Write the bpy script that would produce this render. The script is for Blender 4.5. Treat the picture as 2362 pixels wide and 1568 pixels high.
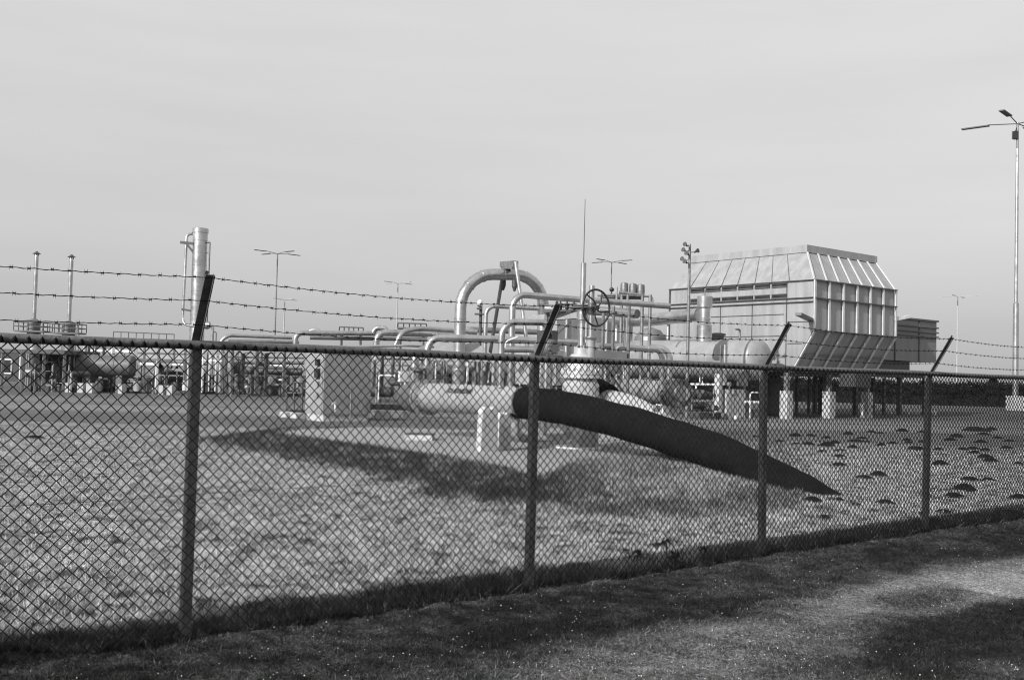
import bpy, math, random
import numpy as np
from mathutils import Vector, Matrix
R = math.radians
scene = bpy.context.scene
for o in list(bpy.data.objects): bpy.data.objects.remove(o)
random.seed(7)
RNG = np.random.default_rng(11)

# ---------------------------------------------------------------- camera
CAMZ = 1.735; FPX = 2296.0; CX, CY = 1181.0, 784.0          # photograph measured at 2362 x 1568
cam_d = bpy.data.cameras.new('camera'); cam = bpy.data.objects.new('camera', cam_d)
scene.collection.objects.link(cam); scene.camera = cam
cam_d.lens = 35.0; cam_d.sensor_width = 36.0; cam_d.clip_start = 0.1; cam_d.clip_end = 12000
CM = (Matrix.Rotation(R(90 + 1.97), 4, 'X') @ Matrix.Rotation(R(1.5), 4, 'Z'))
cam.matrix_world = Matrix.Translation((0, 0, CAMZ)) @ CM

# ---------------------------------------------------------------- sky, sun, exposure
SUN_AZ = Vector((-0.66, -0.75)); SUN_EL = R(27)
world = bpy.data.worlds.new('World'); scene.world = world; world.use_nodes = True
nt = world.node_tree; nt.nodes.clear()
def N(t, k, **kw):
    n = t.nodes.new(k)
    for a, b in kw.items(): setattr(n, a, b)
    return n
sky = N(nt, 'ShaderNodeTexSky', sky_type='NISHITA'); sky.sun_disc = False
sky.sun_elevation = SUN_EL; sky.sun_rotation = math.atan2(SUN_AZ.x, SUN_AZ.y)
sky.air_density = 1.5; sky.dust_density = 4.0
bw = N(nt, 'ShaderNodeRGBToBW'); nt.links.new(sky.outputs[0], bw.inputs[0])
bg1 = N(nt, 'ShaderNodeBackground'); bg1.inputs[1].default_value = 0.05
nt.links.new(bw.outputs[0], bg1.inputs[0])
tc = N(nt, 'ShaderNodeTexCoord'); sep = N(nt, 'ShaderNodeSeparateXYZ'); nt.links.new(tc.outputs['Generated'], sep.inputs[0])
mr = N(nt, 'ShaderNodeMapRange'); mr.inputs[1].default_value = 0.0; mr.inputs[2].default_value = 0.45
mr.inputs[3].default_value = 0.56; mr.inputs[4].default_value = 0.80
nt.links.new(sep.outputs[2], mr.inputs[0])
mp = N(nt, 'ShaderNodeMapping'); mp.inputs['Scale'].default_value = (1.2, 1.2, 9.0); mp.inputs['Rotation'].default_value = (0, R(4), 0)
nt.links.new(tc.outputs['Generated'], mp.inputs[0])
nz = N(nt, 'ShaderNodeTexNoise'); nz.inputs['Scale'].default_value = 2.2; nz.inputs['Detail'].default_value = 5; nt.links.new(mp.outputs[0], nz.inputs[0])
m2 = N(nt, 'ShaderNodeMapRange'); m2.inputs[1].default_value = 0.3; m2.inputs[2].default_value = 0.7; m2.inputs[3].default_value = 0.955; m2.inputs[4].default_value = 1.045
nt.links.new(nz.outputs[0], m2.inputs[0])
mu = N(nt, 'ShaderNodeMath', operation='MULTIPLY'); nt.links.new(mr.outputs[0], mu.inputs[0]); nt.links.new(m2.outputs[0], mu.inputs[1])
bg2 = N(nt, 'ShaderNodeBackground'); bg2.inputs[1].default_value = 0.75; nt.links.new(mu.outputs[0], bg2.inputs[0])
ad = N(nt, 'ShaderNodeAddShader'); nt.links.new(bg1.outputs[0], ad.inputs[0]); nt.links.new(bg2.outputs[0], ad.inputs[1])
wo = N(nt, 'ShaderNodeOutputWorld'); nt.links.new(ad.outputs[0], wo.inputs[0])
sun_d = bpy.data.lights.new('sun', 'SUN'); sun_d.energy = 5.0; sun_d.angle = R(0.55); sun_d.color = (1, 1, 1)
sun = bpy.data.objects.new('sun', sun_d); scene.collection.objects.link(sun)
sd = Vector((SUN_AZ.x * math.cos(SUN_EL), SUN_AZ.y * math.cos(SUN_EL), math.sin(SUN_EL)))
sun.rotation_euler = sd.to_track_quat('Z', 'Y').to_euler(); sun.location = sd * 60
vs = scene.view_settings; vs.view_transform = 'Standard'; vs.look = 'None'; vs.gamma = 1; vs.use_curve_mapping = False; vs.exposure = 0.0
scene.render.engine = 'CYCLES'; scene.cycles.filter_width = 1.15

# ---------------------------------------------------------------- picture measurements -> places
def ray(x, y): return CM.to_3x3() @ Vector(((x - CX) / FPX, -(y - CY) / FPX, -1.0))
def P(x, y, Y):
    d = ray(x, y); return Vector((0, 0, CAMZ)) + d * (Y / d.y)
def G(x, y, h=0.0):
    d = ray(x, y); return Vector((0, 0, CAMZ)) + d * ((h - CAMZ) / d.z)
def HP(x, y, p0, n):
    d = ray(x, y); o = Vector((0, 0, CAMZ)); return o + d * ((p0 - o).dot(n) / d.dot(n))
def px(n, Y): return n * Y / FPX
U = Vector((0.788, 0.616, 0)); V = Vector((-0.616, 0.788, 0)); Z3 = Vector((0, 0, 1))

# ---------------------------------------------------------------- noise (arrays)
def _h(ix, iy, s):
    n = (ix * 374761393 + iy * 668265263 + s * 974711) & 0x7fffffff
    n = ((n ^ (n >> 13)) * 1274126177) & 0x7fffffff
    return ((n ^ (n >> 16)) & 0xffff) / 65535.0
def vnoise(x, y, s=0):
    x = np.asarray(x, float); y = np.asarray(y, float)
    ix = np.floor(x).astype(np.int64); iy = np.floor(y).astype(np.int64)
    fx = x - ix; fy = y - iy; fx = fx * fx * (3 - 2 * fx); fy = fy * fy * (3 - 2 * fy)
    a = _h(ix, iy, s); b = _h(ix + 1, iy, s); c = _h(ix, iy + 1, s); d = _h(ix + 1, iy + 1, s)
    return (a * (1 - fx) + b * fx) * (1 - fy) + (c * (1 - fx) + d * fx) * fy
def fbm(x, y, o=4, s=0):
    t = 0; a = .5; k = 0
    for i in range(o): t = t + a * vnoise(x * 2 ** i, y * 2 ** i, s + i); k += a; a *= .5
    return t / k
def sstep(a, b, x):
    t = np.clip((x - a) / (b - a), 0, 1); return t * t * (3 - 2 * t)

# ---------------------------------------------------------------- mesh builder
ORG = {}
class MB:
    def __init__(s): s.v = []; s.f = []; s.sm = []
    def add(s, vs, fs, smooth=False):
        k = len(s.v); s.v += [tuple(p) for p in vs]; s.f += [tuple(i + k for i in f) for f in fs]; s.sm += [smooth] * len(fs); return s
    def box(s, c, sx, sy, sz, ax=U, ay=V, az=Z3):
        c = Vector(c); q = []
        for k in (-.5, .5):
            for i, j in ((-.5, -.5), (.5, -.5), (.5, .5), (-.5, .5)): q.append(c + ax * (i * sx) + ay * (j * sy) + az * (k * sz))
        return s.add(q, [(3, 2, 1, 0), (4, 5, 6, 7), (0, 1, 5, 4), (1, 2, 6, 5), (2, 3, 7, 6), (3, 0, 4, 7)])
    def bar(s, a, b, w, h=None, up=Z3):
        a = Vector(a); b = Vector(b); h = h or w; d = (b - a); L = d.length; d.normalize()
        if abs(d.dot(up)) > .95: up = U
        x = d.cross(up).normalized(); z = x.cross(d)
        return s.box((a + b) / 2, w, L, h, x, d, z)
    def tube(s, pts, r, n=12, caps=True, smooth=True):
        pts = [Vector(p) for p in pts]; m = len(pts)
        rs = r if isinstance(r, (list, tuple)) else [r] * m
        T = []
        for i in range(m):
            a = pts[max(i - 1, 0)]; b = pts[min(i + 1, m - 1)]; T.append((b - a).normalized())
        up = Z3 if abs(T[0].z) < .9 else Vector((1, 0, 0))
        x = T[0].cross(up).normalized(); vs = []
        for i in range(m):
            x = (x - T[i] * x.dot(T[i])).normalized(); y = T[i].cross(x)
            for k in range(n):
                a = 2 * math.pi * k / n; vs.append(pts[i] + (x * math.cos(a) + y * math.sin(a)) * rs[i])
        fs = [(i * n + k, i * n + (k + 1) % n, (i + 1) * n + (k + 1) % n, (i + 1) * n + k) for i in range(m - 1) for k in range(n)]
        s.add(vs, fs, smooth)
        if caps:
            s.add(vs[:n], [tuple(range(n))[::-1]]); s.add(vs[-n:], [tuple(range(n))])
        return s
    def lathe(s, c, prof, n=24, ax=Z3, smooth=True):
        c = Vector(c); ax = Vector(ax).normalized(); x = ax.cross(Vector((0, 0, 1)) if abs(ax.z) < .9 else Vector((1, 0, 0))).normalized(); y = ax.cross(x)
        vs = []
        for r, z in prof:
            for k in range(n):
                a = 2 * math.pi * k / n; vs.append(c + ax * z + (x * math.cos(a) + y * math.sin(a)) * max(r, 1e-4))
        for i in range(len(prof) - 1):
            hard = True
            s.add(vs[i * n:(i + 2) * n], [(k, (k + 1) % n, n + (k + 1) % n, n + k) for k in range(n)], smooth)
        m = len(prof)
        s.add(vs[:n], [tuple(range(n))[::-1]]); s.add(vs[(m - 1) * n:], [tuple(range(n))]); return s
    def torus(s, c, R0, r, ax, n=48, m=8):
        c = Vector(c); ax = ax.normalized(); x = ax.cross(Z3).normalized(); y = ax.cross(x); vs = []
        for i in range(n):
            a = 2 * math.pi * i / n; d = x * math.cos(a) + y * math.sin(a)
            for k in range(m):
                b = 2 * math.pi * k / m; vs.append(c + d * (R0 + r * math.cos(b)) + ax * (r * math.sin(b)))
        return s.add(vs, [(i * m + k, ((i + 1) % n) * m + k, ((i + 1) % n) * m + (k + 1) % m, i * m + (k + 1) % m) for i in range(n) for k in range(m)], True)
    def bolts(s, c, ax, R0, k, r, L):
        ax = Vector(ax).normalized(); x = ax.cross(Z3 if abs(ax.z) < .9 else Vector((1, 0, 0))).normalized(); y = ax.cross(x)
        for i in range(k):
            a = 2 * math.pi * (i + .5) / k; q = Vector(c) + (x * math.cos(a) + y * math.sin(a)) * R0
            s.tube([q - ax * L / 2, q + ax * L / 2], r, 6, smooth=False)
        return s
    def build(s, name, mat, parent=None, org=None):
        me = bpy.data.meshes.new(name); o = bpy.data.objects.new(name, me); scene.collection.objects.link(o)
        if parent is not None: L = ORG[parent.name]; o.parent = parent
        else:
            if org is None:
                a = np.array(s.v); org = Vector(((a[:, 0].min() + a[:, 0].max()) / 2, (a[:, 1].min() + a[:, 1].max()) / 2, a[:, 2].min()))
            L = Vector(org); o.location = L
        ORG[o.name] = Vector(L)
        me.from_pydata([(p[0] - L.x, p[1] - L.y, p[2] - L.z) for p in s.v], [], s.f)
        me.polygons.foreach_set('use_smooth', s.sm); me.materials.append(mat); me.update()
        return o
def tag(o, label=None, cat=None, group=None, kind=None):
    if label: o['label'] = label
    if cat: o['category'] = cat
    if group: o['group'] = group
    if kind: o['kind'] = kind
    return o
def thing(name, label, cat, loc, group=None):
    o = bpy.data.objects.new(name, None); scene.collection.objects.link(o); o.location = loc; o.empty_display_size = .2
    ORG[o.name] = Vector(loc); return tag(o, label, cat, group)
def copy_tree(o, parent=None):
    c = o.copy(); scene.collection.objects.link(c); c.parent = parent
    for ch in list(o.children): copy_tree(ch, c)
    return c
def bend(pts, Rb, n=7):
    pts = [Vector(p) for p in pts]; out = [pts[0]]
    for i in range(1, len(pts) - 1):
        a, b, c = pts[i - 1], pts[i], pts[i + 1]; d1 = (a - b); d2 = (c - b); l = min(Rb, d1.length * .49, d2.length * .49)
        if d1.normalized().dot(d2.normalized()) < -.985: out.append(b); continue
        p = b + d1.normalized() * l; q = b + d2.normalized() * l
        for k in range(n + 1):
            t = k / n; w = .72; A = (1 - t) ** 2; B = 2 * t * (1 - t) * w; C = t * t; out.append((p * A + b * B + q * C) / (A + B + C))
    out.append(pts[-1]); return out

# ---------------------------------------------------------------- materials
def mat(name, base=.5, rough=.6, metal=0.0, var=.15, scale=3.0, bump=0.0, bscale=None, spec=.5, var2=0, vscale=60, streak=False):
    m = bpy.data.materials.new(name); m.use_nodes = True; t = m.node_tree; b = t.nodes['Principled BSDF']
    tcn = N(t, 'ShaderNodeTexCoord'); nn = N(t, 'ShaderNodeTexNoise'); nn.inputs['Scale'].default_value = scale; nn.inputs['Detail'].default_value = 6; nn.inputs['Roughness'].default_value = .6
    src = tcn.outputs['Object']
    if streak:
        mpn = N(t, 'ShaderNodeMapping'); mpn.inputs['Scale'].default_value = (3.0, 3.0, .35); t.links.new(src, mpn.inputs[0]); src = mpn.outputs[0]
    t.links.new(src, nn.inputs[0])
    r = N(t, 'ShaderNodeMapRange'); r.inputs[1].default_value = .3; r.inputs[2].default_value = .7; r.inputs[3].default_value = base * (1 - var); r.inputs[4].default_value = min(1, base * (1 + var))
    t.links.new(nn.outputs[0], r.inputs[0]); out = r.outputs[0]
    if var2:
        n3 = N(t, 'ShaderNodeTexNoise'); n3.inputs['Scale'].default_value = vscale; n3.inputs['Detail'].default_value = 3; t.links.new(tcn.outputs['Object'], n3.inputs[0])
        r3 = N(t, 'ShaderNodeMapRange'); r3.inputs[1].default_value = .3; r3.inputs[2].default_value = .7; r3.inputs[3].default_value = 1 - var2; r3.inputs[4].default_value = 1 + var2; t.links.new(n3.outputs[0], r3.inputs[0])
        mm = N(t, 'ShaderNodeMath', operation='MULTIPLY'); t.links.new(out, mm.inputs[0]); t.links.new(r3.outputs[0], mm.inputs[1]); out = mm.outputs[0]
    t.links.new(out, b.inputs['Base Color'])
    rr = N(t, 'ShaderNodeMapRange'); rr.inputs[1].default_value = .3; rr.inputs[2].default_value = .7; rr.inputs[3].default_value = max(.05, rough - .08); rr.inputs[4].default_value = min(1, rough + .1)
    t.links.new(nn.outputs[0], rr.inputs[0]); t.links.new(rr.outputs[0], b.inputs['Roughness'])
    b.inputs['Metallic'].default_value = metal; b.inputs['Specular IOR Level'].default_value = spec
    if bump:
        n2 = N(t, 'ShaderNodeTexNoise'); n2.inputs['Scale'].default_value = bscale or scale * 6; n2.inputs['Detail'].default_value = 5; t.links.new(tcn.outputs['Object'], n2.inputs[0])
        bp = N(t, 'ShaderNodeBump'); bp.inputs['Strength'].default_value = bump; bp.inputs['Distance'].default_value = .03; t.links.new(n2.outputs[0], bp.inputs['Height']); t.links.new(bp.outputs[0], b.inputs['Normal'])
    return m
M = dict(
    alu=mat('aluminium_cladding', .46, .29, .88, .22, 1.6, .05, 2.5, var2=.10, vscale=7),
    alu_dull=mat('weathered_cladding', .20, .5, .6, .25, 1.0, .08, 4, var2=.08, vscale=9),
    paint=mat('light_grey_paint', .27, .42, .1, .18, 1.6, .05, 20, var2=.08, vscale=12),
    bright=mat('bright_aluminium_paint', .50, .38, .35, .08, 2.0, .04, 10),
    white=mat('white_paint', .68, .45, 0, .10, 3.0),
    grey=mat('grey_paint', .10, .5, .1, .2, 2.0, .05, 20, var2=.06, vscale=30),
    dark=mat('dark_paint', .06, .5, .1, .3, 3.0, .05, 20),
    steel=mat('galvanised_steel', .20, .5, .5, .3, 6.0, .1, 40, var2=.15, vscale=50),
    fence=mat('weathered_fence_steel', .13, .6, .35, .4, 9.0, .2, 60, var2=.25, vscale=70),
    rail=mat('rail_zinc', .12, .6, .35, .3, 5.0, .2, 40, var2=.2, vscale=40),
    arm=mat('rusty_arm', .075, .7, .1, .4, 9.0, .2, 60, spec=.3),
    mast=mat('haze_pale_mast', .35, .6, 0, .1),  # distance haze put into a paler colour for the farthest masts
    wire=mat('dark_wire', .006, .7, 0, .3, 8.0, spec=.15),
    bitumen=mat('bitumen_coating', .0065, .85, 0, .5, 2.5, .35, 14, spec=.10, var2=.3, vscale=18),
    black=mat('black_enamel', .02, .5, 0, .3, 4.0),
    concrete=mat('concrete', .42, .9, 0, .15, 2.5, .3, 30, var2=.12, vscale=35),
    pad=mat('sandy_pad', .24, .95, 0, .14, 1.1, .5, 30, var2=.22, vscale=22),
    panel_dull=mat('dull_panel_metal', .19, .55, .15, .16, .8, .04, 3, var2=.06, vscale=14, streak=True),
    panel=mat('panel_metal', .30, .5, .2, .16, .8, .04, 3, var2=.06, vscale=14, streak=True),
    rib=mat('rib_metal', .62, .4, .3, .1, 3.0),
    soil=mat('fresh_soil', .020, .95, 0, .5, 6.0, .9, 40, spec=.1, var2=.4, vscale=30),
    hedge=mat('hedge_foliage', .018, .9, 0, .4, .8, .5, 6, spec=.1),
    hut=mat('dark_hut_wall', .055, .8, 0, .2, 1.0),
    glass=mat('dark_glass', .03, .1, 0, .1, 1.0),
)
def attr_mat(name, lo, hi, rough=.9, extra=True):
    m = bpy.data.materials.new(name); m.use_nodes = True; t = m.node_tree; b = t.nodes['Principled BSDF']
    a = N(t, 'ShaderNodeAttribute', attribute_name='tone')
    r = N(t, 'ShaderNodeMapRange'); r.inputs[3].default_value = lo; r.inputs[4].default_value = hi; t.links.new(a.outputs['Fac'], r.inputs[0]); t.links.new(r.outputs[0], b.inputs['Base Color'])
    b.inputs['Roughness'].default_value = rough; b.inputs['Specular IOR Level'].default_value = .12
    return m
M['blade'] = attr_mat('grass_blades', .02, .72)
M['verge_blade'] = attr_mat('verge_blades', .006, .30)
M['speck'] = mat('pale_gravel', .6, .7, 0, .2, 20)

# ---------------------------------------------------------------- terrain
PADH = 0.2
pad_px = [(640, 1000), (800, 1020), (960, 1043), (1090, 1063), (1180, 1080), (1232, 1096), (1262, 1088), (1300, 1070), (1350, 1058), (1450, 1052), (1560, 1047), (1660, 1040), (1660, 1000), (1400, 985), (1094, 992), (860, 985), (700, 990)]
PAD = [G(x, y, PADH) for x, y in pad_px]
pa = np.array([(p.x, p.y) for p in PAD])
def poly_sd(X, Y, poly):
    d = np.full(X.shape, 1e9); ins = np.zeros(X.shape, bool); n = len(poly)
    for i in range(n):
        x1, y1 = poly[i]; x2, y2 = poly[(i + 1) % n]; ex, ey = x2 - x1, y2 - y1; wx, wy = X - x1, Y - y1
        t = np.clip((wx * ex + wy * ey) / (ex * ex + ey * ey), 0, 1); d = np.minimum(d, np.hypot(wx - t * ex, wy - t * ey))
        c = ((y1 > Y) != (y2 > Y)) & (X < (x2 - x1) * (Y - y1) / (y2 - y1 + 1e-12) + x1); ins ^= c
    return np.where(ins, -d, d)
mnd_px = [(1290, 1100), (1500, 1062), (1590, 1075), (1600, 1105), (1530, 1125), (1400, 1122)]
MND = np.array([(p.x, p.y) for p in [G(x, y, .18) for x, y in mnd_px]])
FV = 6.24
def masks(X, Y):
    sd_ = poly_sd(X, Y, pa); sm = poly_sd(X, Y, MND)
    return sd_, sm
def height(X, Y, fine=True):
    X = np.asarray(X, float); Y = np.asarray(Y, float); sd_, sm = masks(X, Y)
    h = PADH * (1 - sstep(0.0, 1.9, sd_)); h = np.maximum(h, .22 * (1 - sstep(-.3, 1.7, sm)))
    inside = sstep(.05, .35, sd_)
    vv = -.616 * X + .788 * Y
    if fine:
        n = (fbm(X * 1.1, Y * 1.1, 3, 3) - .5) * .04 + (fbm(X * 7.5, Y * 8.5, 3, 9) - .5) * .065
        n = n * (1 - .5 * sstep(12, 40, Y)); h = h + n * inside - .006 * (1 - inside) 
        h = h - .05 * sstep(FV + .1, FV - 1.2, vv)
    return h
def hz(x, y): return float(height(np.array([x]), np.array([y]))[0])
def gaxis(segs):
    out = []
    for a, b, st in segs: out += list(np.arange(a, b, st))
    return np.array(out + [segs[-1][1]])
gx = gaxis([(-4000, -400, 600), (-400, -60, 34), (-60, -14, 2), (-14, -7, .25), (-7, 9, .06), (9, 16, .2), (16, 60, 2), (60, 400, 34), (400, 4000, 600)])
gy = gaxis([(-300, -20, 40), (-20, 2, 2), (2, 4.6, .3), (4.6, 12, .055), (12, 24, .12), (24, 44, .18), (44, 120, 4), (120, 500, 38), (500, 5000, 500)])
XX, YY = np.meshgrid(gx, gy); HH = height(XX, YY)
sdp, smd = masks(XX, YY)
VV = -.616 * XX + .788 * YY
ny, nx = XX.shape
idx = np.arange(ny * nx).reshape(ny, nx)
quads = np.stack([idx[:-1, :-1], idx[:-1, 1:], idx[1:, 1:], idx[1:, :-1]], -1).reshape(-1, 4)
def fastmesh(name, verts, faces, mat_, smooth=True):
    me = bpy.data.meshes.new(name); k = faces.shape[1]
    me.vertices.add(len(verts)); me.vertices.foreach_set('co', np.ascontiguousarray(verts, np.float32).ravel())
    me.loops.add(faces.size); me.loops.foreach_set('vertex_index', faces.astype(np.int32).ravel())
    me.polygons.add(len(faces)); me.polygons.foreach_set('loop_start', np.arange(0, faces.size, k, dtype=np.int32))
    me.polygons.foreach_set('loop_total', np.full(len(faces), k, np.int32))
    me.polygons.foreach_set('use_smooth', np.full(len(faces), smooth)); me.materials.append(mat_); me.update(calc_edges=True); me.validate()
    o = bpy.data.objects.new(name, me); scene.collection.objects.link(o); return o
# what grows where: colour of the ground cover itself (0 dark soil/moss .. 1 dry pale grass)
def path_mask(X, Y):
    uu = .788 * X + .616 * Y; vv = -.616 * X + .788 * Y
    return uu, vv
def tone_at(X, Y):
    sd_, sm = masks(X, Y); uu, vv = path_mask(X, Y)
    hf = fbm(X * 8 + 3, Y * 13, 4, 23); lawn = .52 + .16 * (fbm(X * .5, Y * .8, 3, 21) - .5) + 1.35 * (hf - .5) - .4 * sstep(.60, .68, fbm(X * 5.0, Y * 11.0, 3, 33)); lawn = np.clip(lawn, .07, 1)
    far = .33 + .25 * (fbm(X * .06, Y * .25, 4, 27) - .5)
    t = lawn * (1 - sstep(18, 34, Y)) + far * sstep(18, 34, Y)
    edge = .9 * (fbm(X * 1.2, Y * 1.2, 3, 31) - .5) + .7 * (fbm(X * 5, Y * 7, 3, 37) - .5)
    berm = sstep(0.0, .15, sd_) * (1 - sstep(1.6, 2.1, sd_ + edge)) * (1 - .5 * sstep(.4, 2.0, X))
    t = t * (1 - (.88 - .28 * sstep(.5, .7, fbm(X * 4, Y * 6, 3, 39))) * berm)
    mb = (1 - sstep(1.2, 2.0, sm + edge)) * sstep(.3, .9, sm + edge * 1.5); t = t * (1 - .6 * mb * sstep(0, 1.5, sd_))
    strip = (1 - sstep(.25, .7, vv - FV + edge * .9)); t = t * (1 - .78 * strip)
    road = sstep(28.6, 29.6, Y) * (1 - sstep(35.5, 36.3, Y)); t = t * (1 - road) + (.22 + .1 * (fbm(X * .3, Y * 2, 3, 5) - .5)) * road
    yard = sstep(46, 52, Y) * (1 - sstep(80, 90, Y)); t = t * (1 - .35 * yard)
    for yl, w in ((29.3, .13), (36.2, .25), (26.8, .2), (42.5, .4)): t = t * (1 - .5 * np.exp(-((Y - yl - .3 * np.sin(X * .3)) / w) ** 2))
    verge = sstep(.15, -.35, vv - FV + .25 * (fbm(X * 2.5, Y * 2.5, 3, 66) - .5))
    d = FV - vv
    vt = .05 + .12 * (fbm(X * .7, Y * .7, 4, 41) - .5) + .20 * (fbm(X * 6, Y * 8, 4, 42) - .5)
    band = sstep(.95, 1.45, d + .9 * (fbm(uu * .45, vv * .8, 3, 43) - .5)) 
    band = band * (1 - .75 * sstep(2.0, 2.7, d + .8 * (fbm(uu * .4, vv * .7, 3, 49) - .5))); vt = vt + .46 * band * (.35 + 1.1 * (fbm(uu * .35, vv * .9, 3, 47) - .35))
    dk = sstep(.50, .62, fbm(uu * .38 + 3, vv * .85, 3, 53)) * sstep(1.2, 1.8, d); vt = vt * (1 - .7 * dk)
    ditch = np.exp(-((d - 1.0 - .12 * np.sin(uu * 1.3)) / .2) ** 2) * sstep(.42, .6, fbm(uu * .6, vv * .2, 2, 59)); vt = vt * (1 - .55 * ditch)
    return np.clip(t * (1 - verge) + vt * verge, 0.02, 1), verge
TT, VG = tone_at(XX, YY)
gm = bpy.data.materials.new('ground_cover'); gm.use_nodes = True; t = gm.node_tree; b = t.nodes['Principled BSDF']
a = N(t, 'ShaderNodeAttribute', attribute_name='tone'); g = N(t, 'ShaderNodeNewGeometry')
n1 = N(t, 'ShaderNodeTexNoise'); n1.inputs['Scale'].default_value = 34; n1.inputs['Detail'].default_value = 6; n1.inputs['Roughness'].default_value = .7; t.links.new(g.outputs['Position'], n1.inputs[0])
r1 = N(t, 'ShaderNodeMapRange'); r1.inputs[1].default_value = .32; r1.inputs[2].default_value = .68; r1.inputs[3].default_value = .2; r1.inputs[4].default_value = 1.8; t.links.new(n1.outputs[0], r1.inputs[0])
r0 = N(t, 'ShaderNodeMapRange'); r0.inputs[3].default_value = .006; r0.inputs[4].default_value = .46; t.links.new(a.outputs['Fac'], r0.inputs[0])
n4 = N(t, 'ShaderNodeTexNoise'); n4.inputs['Scale'].default_value = 150; n4.inputs['Detail'].default_value = 3; t.links.new(g.outputs['Position'], n4.inputs[0])
r4 = N(t, 'ShaderNodeMapRange'); r4.inputs[1].default_value = .35; r4.inputs[2].default_value = .68; r4.inputs[3].default_value = .15; r4.inputs[4].default_value = 2.3; t.links.new(n4.outputs[0], r4.inputs[0])
mm = N(t, 'ShaderNodeMath', operation='MULTIPLY'); t.links.new(r1.outputs[0], mm.inputs[0]); t.links.new(r0.outputs[0], mm.inputs[1])
m4 = N(t, 'ShaderNodeMath', operation='MULTIPLY'); t.links.new(mm.outputs[0], m4.inputs[0]); t.links.new(r4.outputs[0], m4.inputs[1]); t.links.new(m4.outputs[0], b.inputs['Base Color'])
b.inputs['Roughness'].default_value = .95; b.inputs['Specular IOR Level'].default_value = .1
bp = N(t, 'ShaderNodeBump'); bp.inputs['Strength'].default_value = .8; bp.inputs['Distance'].default_value = .03; t.links.new(n1.outputs[0], bp.inputs['Height']); t.links.new(bp.outputs[0], b.inputs['Normal'])
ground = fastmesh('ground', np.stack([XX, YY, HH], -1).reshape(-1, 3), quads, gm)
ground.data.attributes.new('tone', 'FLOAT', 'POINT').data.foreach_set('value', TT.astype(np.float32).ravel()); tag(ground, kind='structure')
# pad: its own sheet 4 mm above the levelled ground
gxx = np.arange(pa[:, 0].min(), pa[:, 0].max(), .3); gyy = np.arange(pa[:, 1].min(), pa[:, 1].max(), .3)
pm = MB(); pm.add([(x, y, PADH + .005) for x, y in pa], [tuple(range(len(pa)))[::-1]])
pv = pm.build('pavement', M['pad'], org=(0, 0, 0)); tag(pv, kind='structure')

def blades(name, n, sampler, hmin, hmax, wd, mat_, tone_gain=1.0, lean=.5, hi=.16):
    X, Y = sampler(n); T, vg = tone_at(X, Y)
    if name == 'verge_grass': k = RNG.random(len(X)) > 2.6 * (T - .12); X, Y, T = X[k], Y[k], T[k]
    n = len(X); H = height(X, Y)
    h = RNG.uniform(hmin, hmax, n) * (.6 + .8 * fbm(X * 1.5, Y * 1.5, 2, 71)); w = wd * RNG.uniform(.6, 1.4, n) * (1 + .05 * Y)
    if name == 'verge_grass': h = h * (1 - .72 * np.clip(T * 3.0, 0, 1))
    a_ = RNG.uniform(0, math.tau, n); la = RNG.uniform(0, math.tau, n); ll = RNG.uniform(0, lean, n) * h
    dx = np.cos(a_) * w / 2; dy = np.sin(a_) * w / 2
    v = np.empty((n, 3, 3)); v[:, 0] = np.stack([X - dx, Y - dy, H - .004], -1); v[:, 1] = np.stack([X + dx, Y + dy, H - .004], -1)
    v[:, 2] = np.stack([X + np.cos(la) * ll * 1.5, Y + np.sin(la) * ll * 1.5, H + h], -1)
    o = fastmesh(name, v.reshape(-1, 3), np.arange(n * 3).reshape(-1, 3), mat_, False)
    tone = np.clip(T * tone_gain * np.where(RNG.random(n) < hi, RNG.uniform(2.0, 4.5, n), RNG.uniform(.15, 1.05, n)), 0, 1)
    o.data.attributes.new('tone', 'FLOAT', 'POINT').data.foreach_set('value', np.repeat(tone, 3).astype(np.float32))
    return o
def samp_poly(x0, x1, y0, y1, test, bias=1.0):
    def f(n):
        k = n * 6; r = RNG.random(k) ** bias; Y = y0 + (y1 - y0) * r; X = RNG.uniform(-1, 1, k) * (Y * .56 + .6)
        ok = test(X, Y) & (X > x0) & (X < x1); return X[ok][:n], Y[ok][:n]
    return f
def vv_(X, Y): return -.616 * X + .788 * Y
lg = blades('lawn_grass', 400000, samp_poly(-16, 16, 6.0, 27, lambda X, Y: (vv_(X, Y) > FV) & (poly_sd(X, Y, pa) > .02), 1.6), .014, .045, .0052, M['blade'], .95, 1.2, .21)
tag(lg, 'short tufted winter grass inside the wire fence', 'grass', kind='stuff')
vgb = blades('verge_grass', 260000, samp_poly(-8, 14, 4.6, 15, lambda X, Y: vv_(X, Y) < FV + .45, 1.5), .010, .042, .0046, M['verge_blade'], 1.15, 1.6, .13)
tag(vgb, 'dark mossy grass of the verge outside the wire fence', 'grass', kind='stuff')
def rough_test(X, Y):
    s = poly_sd(X, Y, pa); s2 = poly_sd(X, Y, MND); v = vv_(X, Y)
    return ((s > .02) & (s < 1.9) & (X < 3.0)) | ((s2 < 1.7) & (s > .1)) | ((v > FV) & (v < FV + .55))
rg = blades('rough_grass', 150000, samp_poly(-12, 14, 6.0, 26, rough_test, 1.1), .03, .10, .005, M['blade'], .8, .9, .2)
tag(rg, 'longer dark rough grass on the bank and along the fence foot', 'grass', kind='stuff')
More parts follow.
